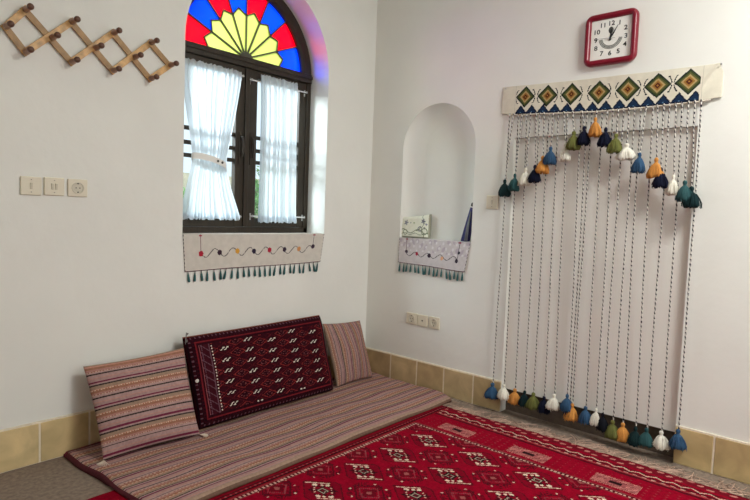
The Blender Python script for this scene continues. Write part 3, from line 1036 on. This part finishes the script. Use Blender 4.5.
def wave_cloth(base, dots, amp, per, ph, zc, x0, x1, lace=False, tails=True):
    def f(U, T, w, h):
        C = np.tile(np.array(lin(base)), (*U.shape, 1)).astype(float)
        C *= (1 + .035 * np.sin(U * 900) * np.sin(T * 900))[..., None]
        if lace:
            k = (np.sin(U * 70) * np.sin(T * 60 + 2 * np.sin(U * 33)) > .35) & (T > h * .52) & (T < h)
            C[k] = lin((190, 180, 188))
            k = (np.sin(U * 95 + 1) * np.cos(T * 80) > .6) & (T > h * .5) & (T < h)
            C[k] = lin((222, 218, 220))
        wz = zc * h + amp * np.sin((U - x0) / per * 2 * PI + ph)
        slope = np.abs(amp * 2 * PI / per * np.cos((U - x0) / per * 2 * PI + ph))
        C[(np.abs(T - wz) < .0028 * np.sqrt(1 + slope ** 2)) & (U > x0) & (U < x1)] = lin((66, 60, 66))
        for (dx, dz, col, r_) in dots:
            C[((U - dx) ** 2 + (T - dz * h) ** 2) < r_ ** 2] = lin(col)
        if tails:
            for dx in (x0, x1):
                C[(np.abs(U - dx) < .0025) & (T > zc * h) & (T < h)] = lin((96, 44, 60) if dx == x0 else (60, 50, 66))
                C[(np.abs(U - dx) < .012) & (np.abs(T - h * .96) < .005)] = lin((150, 40, 60))
        C[(T < .005)] = lin((96, 60, 70))
        C[(np.abs(U) > w / 2 - .006) & ((T * 80).astype(int) % 2 == 0) & (T < h)] = lin((90, 80, 90))
        return C
    return f
w1 = 1.268
dots = []
colsd = [(172, 36, 54), (58, 40, 52), (206, 152, 60), (52, 42, 62), (172, 40, 60), (56, 44, 60), (204, 142, 90), (60, 46, 62)]
for k in range(8):
    dots.append((-.505 + 1.03 * k / 7, [.47, .48, .50, .48, .50, .50, .50, .56][k], colsd[k], .0185))
sc1 = empty('embroidered_runner', (wc - .001, WY, 1.0), 0, 'pale runner with wavy embroidery and teal tassels over the window sill', 'cloth')
drape('c', 0, w1, .2675, (-.617, .590), .020, .037, .13, 25, wave_cloth((206, 200, 190), dots, .027, .1471, PI, .48, -.505, .525), sc1, .078, 3)
sc2 = empty('embroidered_runner', (WX, nc, 1.0), EAST, 'pale lilac runner with teal tassels hanging from the wall niche', 'cloth')
dots2 = [(-.27, .47, (70, 66, 80), .015), (-.155, .42, (168, 50, 70), .015), (-.02, .40, (60, 44, 60), .018), (.11, .36, (222, 168, 130), .015), (.255, .34, (54, 44, 60), .016), (.265, .62, (60, 60, 70), .012)]
drape('c', 0, .708, .2535, (-.351, .316), .042, .018, .08, 17, wave_cloth((206, 200, 200), dots2, .018, .131, PI, .40, -.27, .26, lace=True), sc2, .076, 8)

# ------------------------------------------------------------------ things in the niche
zsn = 1.2565
# embroidered white pouch standing upright
pe = empty('embroidered_pouch', (WX + .040, 2.885, zsn), EAST, 'small cream pouch embroidered with grey green flowers standing in the niche', 'pouch')
pe.rotation_euler = (0, 0, EAST + math.radians(4))
nu, nv = 84, 52
U, Vv = np.meshgrid(np.linspace(-1, 1, nu + 1), np.linspace(0, 1, nv + 1))
X = U * .142 * (1 - .02 * Vv); Zp = Vv * (.180 + .014 * U) + .003 + .008*np.abs(U)**4*Vv
Yp = -.016 * (1 - U ** 8) * (1 - (2 * Vv - 1) ** 8) + .10 * 0
P = np.stack([X, Yp - .004 + .012 * Vv, Zp], -1)
xc = X[:-1, :-1]; zc_ = Zp[:-1, :-1]
C = np.tile(np.array(lin((228, 230, 212))), (nv, nu, 1)).astype(float)
def stroke(f, col, w=.0035):
    C[f < w] = lin(col)
g_ = (128, 138, 112)
stroke(np.abs(zc_ - (.055 + .016 * np.sin(xc * 42))), g_)
stroke(np.abs(zc_ - (.032 + .007 * np.sin(xc * 60 + 1))), (150, 158, 132), .003)
stroke(np.abs(np.hypot(xc + .09, zc_ - .045) - .020), g_)
stroke(np.abs(np.hypot(xc - .02, zc_ - .10) - .040) + 10 * (zc_ > .10) + 10 * (xc < 0.02), g_)
stroke(np.abs(np.hypot(xc - .10, zc_ - .055) - .026), g_)
stroke(np.abs(np.hypot(xc - .055, zc_ - .075) - .018), (120, 120, 130))
stroke(np.abs(xc - .085 - .012 * np.sin(zc_ * 60)), g_, .003)
for cx, cz, rr, col in ((-.085, .125, .024, (138, 142, 150)), (.085, .140, .022, (118, 120, 130)), (-.005, .125, .010, (140, 160, 100)), (.115, .115, .012, (130, 132, 150)), (.10, .085, .010, (120, 128, 118)), (-.04, .125, .007, (120, 130, 140))):
    ang = np.arctan2(zc_ - cz, xc - cx); d_ = np.hypot(xc - cx, zc_ - cz)
    C[d_ < rr * (.7 + .3 * np.cos(5 * ang))] = lin(col)
C[:, :3] = lin((110, 116, 96)); C[:2] = lin((150, 150, 130)); C[:, -2:] = lin((160, 160, 140))
slab('pouch_body', P, C, (0, .026, 0), M['cloth'], pe)
bm = bmesh.new(); tube(bm, [(-.141, .010, .006), (-.142, .012, .09), (-.139, .02, .172)], .005, 8)
bm_obj('edge_piping', bm, mat_plain('olive_piping', (96, 100, 80), .8), pe)
# tapered dark blue folded item leaning on the right reveal
ue = empty('folded_umbrella', (WX + .038, 2.380, zsn), EAST, 'slim dark blue folded umbrella leaning in the right side of the niche', 'umbrella')
bm = bmesh.new()
nn = 16
pts = [(0, .0), (.01, .0), (.10, .0), (.20, .0), (.265, .0)]
rings = []
top = Vector((.046, .010, .268))
for t, rr in ((0, .032), (.02, .036), (.3, .032), (.6, .026), (.9, .020), (1, .017)):
    c = top * t
    c.z += .002
    rings.append([bm.verts.new(c + Vector(((rr * (1 + .13 * math.cos(5 * a)) * math.cos(a)), rr * .8 * (1 + .13 * math.cos(5 * a)) * math.sin(a), 0))) for a in [2 * PI * k / 40 for k in range(40)]])
for i in range(len(rings) - 1):
    for k in range(40):
        bm.faces.new((rings[i][k], rings[i][(k + 1) % 40], rings[i + 1][(k + 1) % 40], rings[i + 1][k]))
bm.faces.new(rings[0][::-1]); bm.faces.new(rings[-1])
bm_obj('canopy', bm, M['umb'], ue, smooth=True)
bm = bmesh.new()
tube(bm, [(.022, -.030, .006), (.030, -.022, .12), (.044, -.009, .235)], [.013, .010, .005], 8)
bm_obj('canopy_fold', bm, M['umb2'], ue, smooth=True, label='grey fold of the canopy')
bm = bmesh.new(); lathe_y(bm, [(0, .018), (.010, .018)], top + Vector((0, 0, -.002)), 16, axis=(.17, .04, 1)); bm_obj('collar', bm, M['white_metal'], ue)
bm = bmesh.new(); lathe_y(bm, [(.010, .014), (.014, .018), (.032, .018), (.040, .011)], top + Vector((0, 0, -.002)), 16, axis=(.17, .04, 1)); bm_obj('handle', bm, M['black'], ue, smooth=True)

# ------------------------------------------------------------------ striped fabric
STR = [(0, .075, (108, 38, 62)), (.075, .15, (164, 134, 132)), (.15, .20, 'dash'), (.20, .33, (148, 124, 106)), (.33, .37, (180, 132, 114)),
       (.37, .40, 'dots'), (.40, .48, (148, 102, 82)), (.48, .56, (164, 120, 110)), (.56, .59, 'dots2'), (.59, .68, (166, 136, 132)), (.68, .72, 'dash'), (.72, .85, (164, 134, 130)), (.85, .90, (178, 130, 116)), (.90, 1.01, (158, 128, 124))]
def stripes(s, along, period, dash=.012, gain=1.0):
    f = (s / period) % 1.0
    C = np.zeros((*s.shape, 3))
    for a, b_, c in STR:
        k = (f >= a) & (f < b_)
        if isinstance(c, tuple):
            C[k] = lin(c)
        else:
            on = ((along / dash) % 1.0) < .5
            c1, c2 = {'dash': ((44, 38, 36), (196, 180, 156)), 'dots': ((206, 188, 162), (160, 104, 76)), 'dots2': ((196, 164, 142), (140, 88, 72))}[c]
            C[k & on] = lin(c1); C[k & ~on] = lin(c2)
            if c == 'dash':
                C[k & ~on] = lin((74, 62, 56))
    return C * gain * 1.02

# floor mattress
mx0, mx1, my0, my1 = 1.175, 3.700, 2.335, 3.352
cell = .0036
nu = int((mx1 - mx0) / .010); nv = int((my1 - my0) / cell)
U, Vv = np.meshgrid(np.linspace(0, 1, nu + 1), np.linspace(0, 1, nv + 1))
xl = mx0 + .060 * (1 - Vv) + .006 * np.sin(Vv * 14)
xr = mx1 - .085 * np.clip(1 - Vv / .14, 0, 1) ** 1.2
X = xl + (xr - xl) * U
yf = my0 - .012 * np.sin(U * 5 + 1) + .030 * (1 - U)
Y = yf + (my1 - yf) * Vv
Y = Y + (.007 * np.sin(X * 6 + Y * 4) + .004 * np.sin(X * 15 + Y * 9 + 2)) * np.sin(PI * Vv)
Zt = .040 + .003 * np.sin(X * 6 + 1) * np.sin(Y * 7) + .0025 * np.sin(X * 13 + Y * 21)
edge = np.minimum.reduce([(X - xl), (xr - X), (Y - yf), (my1 - Y)])
Zt = Zt - .020 * np.clip(1 - edge / .02, 0, 1) ** 2
curl = np.exp(-(((X - 3.62) / .10) ** 2 + ((Y - 2.40) / .08) ** 2)); Zt += .006 * curl
Zb = np.where(Y < 2.80, .0125, .0125 - .0115 * np.clip((Y - 2.80) / .06, 0, 1))
P = np.stack([X, Y, Zt], -1)
Xc, Yc = X[:-1, :-1] + .005, Y[:-1, :-1] + cell / 2
s_ = (Vv[:-1, :-1] + .5 / nv) * (my1 - my0)
C = stripes(s_ - .06, Xc, .128, dash=.022)
front = (Yc - yf[:-1, :-1]) < .030
C[front] = lin((156, 130, 112))
C[(Yc - yf[:-1, :-1]) < .008] = lin((110, 84, 70))
C[(Xc - xl[:-1, :-1]) < .012] = lin((92, 42, 52))
C[(my1 - Yc) < .03] = lin((110, 36, 56))
mt = slab('floor_mattress', P, C, np.stack([np.zeros_like(Zb), np.zeros_like(Zb), Zb - Zt], -1), M['kilim'])
tag(mt, 'long thin striped floor mattress lying along the window wall', 'mattress')

# ------------------------------------------------------------------ cushions
def pillow(name, corners, T, colfun, cell, parent, mat, pinch=4.0, wr=.004, seed=1, flat=False, corner_pull=.0, sag=.02):
    """corners: BL, BR, TR, TL of the mid-surface (world). front side = -normal side towards room"""
    BL, BR, TR_, TL = [np.array(c, float) for c in corners]
    w = np.linalg.norm(BR - BL); h = np.linalg.norm(TL - BL)
    nu, nv = int(w / cell), int(h / cell)
    U, Vv = np.meshgrid(np.linspace(0, 1, nu + 1), np.linspace(0, 1, nv + 1))
    a, b_ = 2 * U - 1, 2 * Vv - 1
    # pull edge middles in a bit (pillow outline), corners stay
    Ui = .5 + .5 * a * (1 - sag * 2 * (1 - b_ ** 2))
    Vi = .5 + .5 * b_ * (1 - sag * 2 * (1 - a ** 2))
    P0 = (BL[None, None] * ((1 - Ui) * (1 - Vi))[..., None] + BR * (Ui * (1 - Vi))[..., None] + TR_ * (Ui * Vi)[..., None] + TL * ((1 - Ui) * Vi)[..., None])
    nrm = np.cross(BR - BL, TL - BL); nrm /= np.linalg.norm(nrm)     # points to the room side
    if flat:
        prof_ = (1 - np.abs(a) ** 14) ** .5 * (1 - np.abs(b_) ** 9) ** .5
    else:
        prof_ = (np.clip(1 - a ** 2, 0, 1) ** .55 * np.clip(1 - b_ ** 2, 0, 1) ** .55)
    r = np.random.default_rng(seed)
    wrk = np.zeros_like(U)
    for k in range(9):
        kx, ky = r.uniform(-14, 14, 2); wrk += np.sin(kx * U + ky * Vv + r.uniform(0, 6)) * r.uniform(.2, 1)
    off = T * prof_ + wr * wrk * np.clip(prof_ * 1.4, 0, 1) * .6
    Pf = P0 + nrm * off[..., None]
    Pb = P0 - nrm * (T * prof_ * .8)[..., None]
    uc = (U[:-1, :-1] + .5 / nu) * w; vc = (Vv[:-1, :-1] + .5 / nv) * h
    C = colfun(uc, vc, w, h)
    # keep everything above mattress
    Nn = (nu + 1) * (nv + 1)
    F = grid_faces(nu, nv)
    FB = F[:, ::-1] + Nn
    idx = np.arange(Nn).reshape(nv + 1, nu + 1)
    loop = np.concatenate([idx[0, :-1], idx[:-1, -1], idx[-1, :0:-1], idx[:0:-1, 0]])
    nx = np.roll(loop, -1)
    Pb = Pb - nrm * .004
    S_ = np.stack([loop, loop + Nn, nx + Nn, nx], 1)
    cf = C.reshape(-1, 3)
    cs = np.concatenate([C[0], C[:, -1], C[-1, ::-1], C[::-1, 0]])
    return fast_mesh(name, np.concatenate([Pf.reshape(-1, 3), Pb.reshape(-1, 3)]), np.concatenate([F, FB, S_]), np.concatenate([cf, cf, cs]), mat, parent), nrm

def pil_stripes(period, off, vertical=False, gain=1.0):
    def f(u_, v_, w, h):
        if vertical:
            return stripes(u_ + off, v_, period, .014, gain)
        return stripes(h - v_ + off, u_, period, .014, gain)
    return f
# left square pillow
p1, _ = pillow('striped_pillow', [(1.275, 3.045, .050), (1.838, 3.005, .050), (1.853, 3.235, .548), (1.258, 3.275, .526)], .085, pil_stripes(.135, .035), .0042, None, M['kilim'], seed=4, sag=.018, wr=.005)
tag(p1, 'square striped pillow leaning on the wall at the left end of the mattress', 'pillow', 'striped pillows')
p3, _ = pillow('striped_pillow', [(3.140, 3.120, .048), (3.568, 3.120, .048), (3.550, 3.275, .515), (3.105, 3.275, .540)], .062, pil_stripes(.092, .02, True, .9), .0035, None, M['kilim'], seed=9, sag=.018)
tag(p3, 'square pillow with vertical stripes tucked in the room corner', 'pillow', 'striped pillows')
# small corner tassels on left pillow
for cx, cy, cz, rot in ((1.275, 3.040, .052, 0), (1.838, 3.002, .052, 1)):
    bm = bmesh.new()
    for k in range(9):
        a = (k - 4) * .22 + (-.4 if rot else -2.4)
        tube(bm, [(cx, cy, cz), (cx + .02 * math.cos(a), cy + .02 * math.sin(a) - .008, cz - .004), (cx + .042 * math.cos(a), cy + .04 * math.sin(a) - .012, cz - .0075)], .0018, 5)
    ob = bm_obj('corner_tassel', bm, mat_plain('pillow_tassel', (206, 190, 172), .9), p1)

def cush_col(u_, v_, w, h):
    base = np.array(lin((50, 10, 19)))
    C = np.tile(base, (*u_.shape, 1)).astype(float)
    dark = np.array(lin((32, 12, 20))); red = np.array(lin((112, 30, 36))); wht = np.array(lin((216, 206, 192))); lilac = np.array(lin((98, 66, 76))); pk = np.array(lin((140, 76, 78)))
    # nested border frames (left, right, top, bottom)
    L, Rr, B, Tt = u_, w - u_, v_, h - v_
    e = np.minimum(np.minimum(L, Rr), np.minimum(B, Tt))
    for a_, c_ in ((.008, dark), (.028, dark), (.050, red), (.066, dark)):
        C[np.abs(e - a_) < .0035] = c_
    ln = np.where(np.minimum(B, Tt) < np.minimum(L, Rr), u_, v_)
    C[(np.abs(e - .039) < .007) & ((ln / .022) % 1 < .45)] = dark
    C[(np.abs(e - .018) < .006) & ((ln / .03) % 1 < .3)] = lilac * np.array(1.0)
    # wide side panels with zigzag / chevron lines on the left
    sp_ = (L > .070) & (L < .135) & (B > .07) & (Tt > .07)
    C[sp_] = lin((58, 16, 26))
    zig = np.abs(((v_ + (L - .070) * .8) / .05) % 1 - .5)
    C[sp_ & (zig < .07)] = lilac
    C[(np.abs(L - .070) < .003) & (B > .07) & (Tt > .07)] = pk
    C[(np.abs(L - .138) < .003) & (B > .07) & (Tt > .07)] = lilac
    C[(np.abs(L - .084) < .0025) & (B > .07) & (Tt > .07) & ((v_ / .012) % 1 < .6)] = lilac
    # field: columns of white hooks, each second column half a row lower, dark medallions between
    fld = (L > .15) & (Rr > .06) & (B > .07) & (Tt > .07)
    px, pz = .196, .073
    fu = u_ - .15; fv = v_ - .068
    for kind in (0, 1):
        sh = .5 * kind
        ix = np.floor(fu / px + sh); cu_ = (ix + .5 - sh) * px
        oy = np.where((ix + (0 if kind == 0 else 0)) % 2 == 0, 0, .5)
        iy = np.floor(fv / pz + oy); cv_ = (iy + .5 - oy) * pz
        du = fu - cu_; dv = fv - cv_
        r_ = np.abs(du) / .085 + np.abs(dv) / .038
        if kind == 0:
            C[fld & (np.abs(r_ - .95) < .07) & ((du / .010) % 1 < .5)] = red * np.array(.8)
            C[fld & (r_ < .5)] = lin((46, 14, 22))
            for sx in (-1, 1):
                d2 = du - sx * .016
                C[fld & (np.abs(d2 - dv * 1.2) < .0040) & (np.abs(dv) < .009)] = wht
                C[fld & (np.abs(dv - .008) < .0024) & (np.abs(d2 - .012) < .007)] = wht
                C[fld & (np.abs(dv + .008) < .0024) & (np.abs(d2 + .012) < .007)] = wht
        else:
            C[fld & (np.abs(r_ - .72) < .08) & ((du / .009) % 1 < .5)] = lin((150, 52, 48))
            C[fld & (r_ < .5) & (np.sin(du * 420) * np.sin(dv * 420) > .1)] = lin((26, 10, 18))
            C[fld & (np.abs(r_ - .34) < .06) & ((dv / .009) % 1 < .5)] = pk * np.array(.7)
    # field edge dots
    C[fld & (np.abs(L - .156) < .003) & ((v_ / .02) % 1 < .4)] = wht
    # rust coloured seam along the top
    C[Tt < .010] = lin((128, 62, 44))
    return C
cu2, nrm2 = pillow('rug_cushion', [(1.872, 3.085, .046), (3.062, 3.090, .046), (3.072, 3.285, .615), (1.866, 3.275, .606)], .062, cush_col, .0042, None, M['pile'], seed=12, flat=True, wr=.0035, sag=.004)
tag(cu2, 'dark red carpet bolster cushion with small white hooks between the pillows', 'cushion')
bm = bmesh.new()
for k in range(6):
    a = 2.2 + k * .25
    tube(bm, [(1.90, 3.262, .628), (1.90 - .022, 3.25, .628 + .012 * math.sin(a * 3)), (1.90 - .03, 3.245, .595 - .006 * k), (1.895 - .006 * k, 3.24, .58)], .0022, 5)
bm_obj('corner_loop', bm, mat_plain('grey_loop', (122, 118, 112), .9), cu2)
bm = bmesh.new(); lathe_y(bm, [(0, .010), (.006, .012), (.010, .007)], (1.868, 3.10, .36), 14); bm_obj('side_button', bm, mat_plain('white_button', (210, 204, 196), .5), cu2)

# ------------------------------------------------------------------ rug
rx0, rx1, ryb, ryt = -.35, 3.505, -.40, 2.76
cell = .0062
nu, nv = int((rx1 - rx0) / cell), int((ryt - ryb) / cell)
U, Vv = np.meshgrid(np.linspace(0, 1, nu + 1), np.linspace(0, 1, nv + 1))
Y = ryb + (ryt - ryb) * Vv
xe = rx1 + .040 * np.exp(-((Y - 1.25) / .85) ** 2) - .01 + .006 * np.sin(Y * 9)
X = rx0 + (xe - rx0) * U
Zr = .010 + .0006 * np.sin(X * 40) * np.sin(Y * 37) + .003 * np.exp(-((X - 3.40) / .05) ** 2) * (.5 + .5 * np.sin(Y * 11 + 1))
Xc = X[:-1, :-1] + cell / 2; Yc = Y[:-1, :-1] + cell / 2
ex = xe[:-1, :-1] - Xc           # distance from the east edge
ny = ryt - Yc                    # distance from the north edge
red = np.array(lin((140, 2, 32)))
C = np.tile(red, (nv, nu, 1)).astype(float)
dkr = lin((78, 12, 24)); blk = lin((34, 14, 18)); crm = np.array(lin((222, 198, 176))); pk = lin((156, 84, 84)); mar = lin((100, 12, 28))
xi, yi = 3.060, 2.262            # inner guard line positions
dxE = Xc - xi; dyN = Yc - yi
inside = (dxE < 0) & (dyN < 0)
# primary guls
px, py = .308, .370
cells_done = np.zeros_like(Xc, bool)
def gul(du, dv, m):
    r_ = np.abs(du) / .128 + np.abs(dv) / .158
    oc = np.maximum(r_, np.maximum(np.abs(du) / .112, np.abs(dv) / .150))
    C[m & (oc < 1.0)] = dkr
    C[m & (oc < .94)] = lin((124, 4, 30))
    s = du / .11 + dv / .14; t = du / .11 - dv / .14
    # cream bars along NE and SW edges
    ts = t * np.sign(s)
    C[m & (np.abs(np.abs(s) - .92) < .040) & (ts < .50) & (ts > -.98)] = crm
    for a_ in (-1, 1):
        for b2, rad_ in ((-.42, .15), (0, .10), (.34, .14)):
            C[m & (np.hypot(s - a_ * .66, t - a_ * b2) < rad_)] = crm
        C[m & (np.abs(s - a_ * .50) < .07) & (np.abs(t) < .62) & (np.sin(t * 22) > -.3)] = blk
        C[m & (np.abs(t - a_ * .66) < .06) & (np.abs(s) < .34)] = dkr
        C[m & (np.abs(s) < .06) & (np.abs(t - a_ * .62) < .26)] = blk
        C[m & (np.abs(t - a_ * .50) < .05) & (np.abs(s) < .36) & (np.sin(s * 24) > 0)] = crm * np.array(.8)
    star = np.abs(s) ** .8 + np.abs(t) ** .8
    C[m & (star < .62)] = blk
    C[m & (np.abs(star - .40) < .055)] = crm * np.array(.55)
    C[m & (star < .22)] = mar
def gul2(du, dv, m):
    r_ = np.abs(du) / .118 + np.abs(dv) / .138
    q = np.maximum(np.abs(du) / .105, np.abs(dv) / .12)
    tex = np.sin(du * 170 + 2 * np.sin(dv * 90)) * np.sin(dv * 160 + 2 * np.sin(du * 80))
    C[m & (q < .95) & (r_ < 1.3) & (tex > .25)] = dkr
    C[m & (np.abs(r_ - .78) < .05)] = dkr
    C[m & (np.abs(r_ - .50) < .06) & (np.sin((du - dv) * 420) > -.2)] = lin((136, 62, 68))
    C[m & (r_ < .36)] = lin((104, 8, 26))
    C[m & (r_ < .15)] = lin((150, 80, 78))
    for a_ in (-1, 1):
        for b2 in (-1, 1):
            for k1, k2 in ((.035, .105), (.088, .040)):
                if a_ * b2 < 0 or k1 > .05:
                    C[m & (np.hypot(du - a_ * k1, dv - b2 * k2) < .0062)] = crm * np.array(.9)
gx = (Xc - 2.880) / px; gy = (Yc - 2.022) / py
du = (gx - np.round(gx)) * px; dv = (gy - np.round(gy)) * py
du2 = (gx + .5 - np.round(gx + .5)) * px; dv2 = (gy + .5 - np.round(gy + .5)) * py
gul2(du2, dv2, inside)
gul(du, dv, inside)
# inner guard stripe (double dashed line) on east and north sides
def guard(d, along, other_ok):
    C[(np.abs(d) < .010) & other_ok] = dkr
    C[(np.abs(d + .002) < .007) & ((along / .024) % 1 < .55) & other_ok] = lin((196, 160, 144))
    C[(np.abs(d - .018) < .004) & other_ok] = lin((130, 60, 62))
    C[(np.abs(d + .016) < .004) & other_ok] = lin((130, 60, 62))
guard(dxE, Yc, dyN < .01); guard(dyN, Xc, dxE < .01)
# east border: lattice rectangles on red
bE = (dxE > .025) & (Yc < yi + .02)
ky = (Yc - 1.995) / .52; cy_ = (ky - np.round(ky)) * .52; cx_ = Xc - 3.168
rect = (np.abs(cx_) < .058) & (np.abs(cy_) < .125) & bE
C[rect] = mar
rr_ = np.maximum(np.abs(cx_) / .058, np.abs(cy_) / .125)
C[rect & (rr_ > .45) & ((((Xc + Yc) / .015) % 1) < .5)] = lin((206, 132, 124))
C[rect & (rr_ < .3)] = blk
C[rect & (np.abs(rr_ - .36) < .08)] = pk
rowd = (((Xc / .034) % 1 < .22) & ((Yc / .05) % 1 < .18)) & bE & ~rect & (Xc < 3.27)
C[rowd] = lin((140, 60, 62))
for a_, c_, w_ in ((.262, dkr, .010), (.285, (.30, .10, .09), .005), (.310, dkr, .009), (.352, dkr, .007)):
    C[(np.abs(dxE - a_) < w_) & bE] = c_
zz = np.abs(((Yc / .09) % 1) - .5) * .05
C[(np.abs(dxE - .322 - zz) < .005) & bE] = crm * np.array(.8)
C[(np.abs(dxE - .296) < .004) & bE & ((Yc / .05) % 1 < .5)] = lin((206, 150, 136))
C[(dxE > .385) & bE] = lin((112, 16, 32))
C[(dxE > .385) & bE & (np.sin(Yc * 60) * np.sin(Xc * 90 + Yc * 20) > .5)] = lin((188, 120, 110))
# north border
bN = (dyN > .022)
C[bN] = lin((132, 10, 30))
for a_, c_ in ((.040, blk), (.062, dkr), (.10, dkr), (.2, blk), (.23, dkr), (.3, blk)):
    C[bN & (np.abs(dyN - a_) < .007)] = c_
C[bN & (np.abs(dyN - .05) < .005) & ((Xc / .03) % 1 < .4)] = lin((150, 70, 72))
C[bN & (dyN > .42)] = red * .85
rug = slab('red_rug', P := np.stack([X, Y, Zr], -1), C, np.stack([np.zeros_like(Zr), np.zeros_like(Zr), .0012 - Zr], -1), M['pile'], None, back=red * .5)
tag(rug, 'large red patterned carpet with rows of cream and black medallions', 'rug')
# fringe along the east edge
n = 900
V = []; Q = []; cols = []
for i in range(n):
    y0 = rng.uniform(-.36, 2.60)
    if rng.uniform() > .35 + .65 * (.5 + .5 * math.sin(y0 * 31 + 2 * math.sin(y0 * 9))): continue
    x0 = rx1 + .040 * math.exp(-((y0 - 1.25) / .85) ** 2) - .016
    clump = .5 + .5 * math.sin(y0 * 23) * math.sin(y0 * 7 + 1)
    L = rng.uniform(.08, .19) * (.65 + .5 * clump)
    a = rng.normal(0, .45) + .35 * math.sin(y0 * 19) - .25
    w = rng.uniform(.0014, .0026)
    segs = 5
    z0 = .007 if True else 0
    x, y = x0, y0
    cb = np.array(lin((202, 170, 150))) * rng.uniform(.5, 1.1)
    k0 = len(V)
    curl_ = rng.normal(0, .9)
    for s in range(segs + 1):
        t = s / segs
        z = .008 * (1 - t) ** 2 + .0035 + .006 * math.sin(PI * t) * rng.uniform(.1, .8)
        dx, dy = math.cos(a + curl_ * t), math.sin(a + curl_ * t)
        if x > WX - .016 - .006 and not (ry0 < y < ry1): dx = 0
        nx_, ny_ = -dy, dx
        V += [(x + nx_ * w, y + ny_ * w, z), (x, y, z + w * 1.3), (x - nx_ * w, y - ny_ * w, z)]
        x += dx * L / segs; y += dy * L / segs
    for s in range(segs):
        a0 = k0 + s * 3
        for j in range(3):
            Q.append((a0 + j, a0 + (j + 1) % 3, a0 + 3 + (j + 1) % 3, a0 + 3 + j)); cols.append(cb)
fr = fast_mesh('fringe', V, Q, cols, M['yarn'], rug, False, 'pale pink knotted fringe')
fr['kind'] = 'stuff'

# ------------------------------------------------------------------ light, world, camera
w = bpy.data.worlds.new('World'); sc.world = w; w.use_nodes = True
nt = w.node_tree
bg = nt.nodes['Background']
bg.inputs[0].default_value = (.74, .88, 1.0, 1)
bg.inputs[1].default_value = 1.35

def area(name, loc, target, sx, sy, power, col):
    l = bpy.data.lights.new(name, 'AREA'); l.shape = 'RECTANGLE'; l.size = sx; l.size_y = sy; l.energy = power; l.color = col
    o = link(bpy.data.objects.new(name, l)); o.location = loc
    o.rotation_euler = (Vector(target) - Vector(loc)).to_track_quat('-Z', 'Y').to_euler()
    return o
area('window_daylight', ((sx0 + sx1) / 2, YS + .02, (sz0 + sz1) / 2), ((sx0 + sx1) / 2, 3, 1.4), 2.0, 1.65, 22, (.97, .985, 1))
area('ceiling_lamp_light', (2.5, -.65, CEIL - .06), (2.85, -.1, 0), .9, .9, 104, (.985, .99, .955))
area('outdoor_daylight', (wc - 1.9, WY + 2.3, 3.6), (wc + .3, WY + .3, 2.3), 2.2, 1.6, 560, (.82, .92, 1))

cam = bpy.data.cameras.new('camera'); co = link(bpy.data.objects.new('camera', cam))
Fpx, yaw, pit, rol = 558.950297, .722553551, -.0651603392, .0368064779
f = Vector((math.cos(pit) * math.cos(yaw), math.cos(pit) * math.sin(yaw), math.sin(pit)))
r = f.cross(Vector((0, 0, 1))).normalized(); u_ = r.cross(f)
r, u_ = r * math.cos(rol) + u_ * math.sin(rol), -r * math.sin(rol) + u_ * math.cos(rol)
co.matrix_world = Matrix(((r.x, u_.x, -f.x, 0), (r.y, u_.y, -f.y, 0), (r.z, u_.z, -f.z, 1.45), (0, 0, 0, 1)))
cam.sensor_width = 36; cam.lens = Fpx * 36 / 750
cam.clip_start = .05
sc.camera = co
vs = sc.view_settings
vs.view_transform = 'Standard'; vs.look = 'None'; vs.gamma = 1; vs.use_curve_mapping = False
vs.exposure = 0.06
sc.cycles.use_denoising = True
sc.cycles.max_bounces = 10; sc.cycles.diffuse_bounces = 6; sc.cycles.transparent_max_bounces = 16
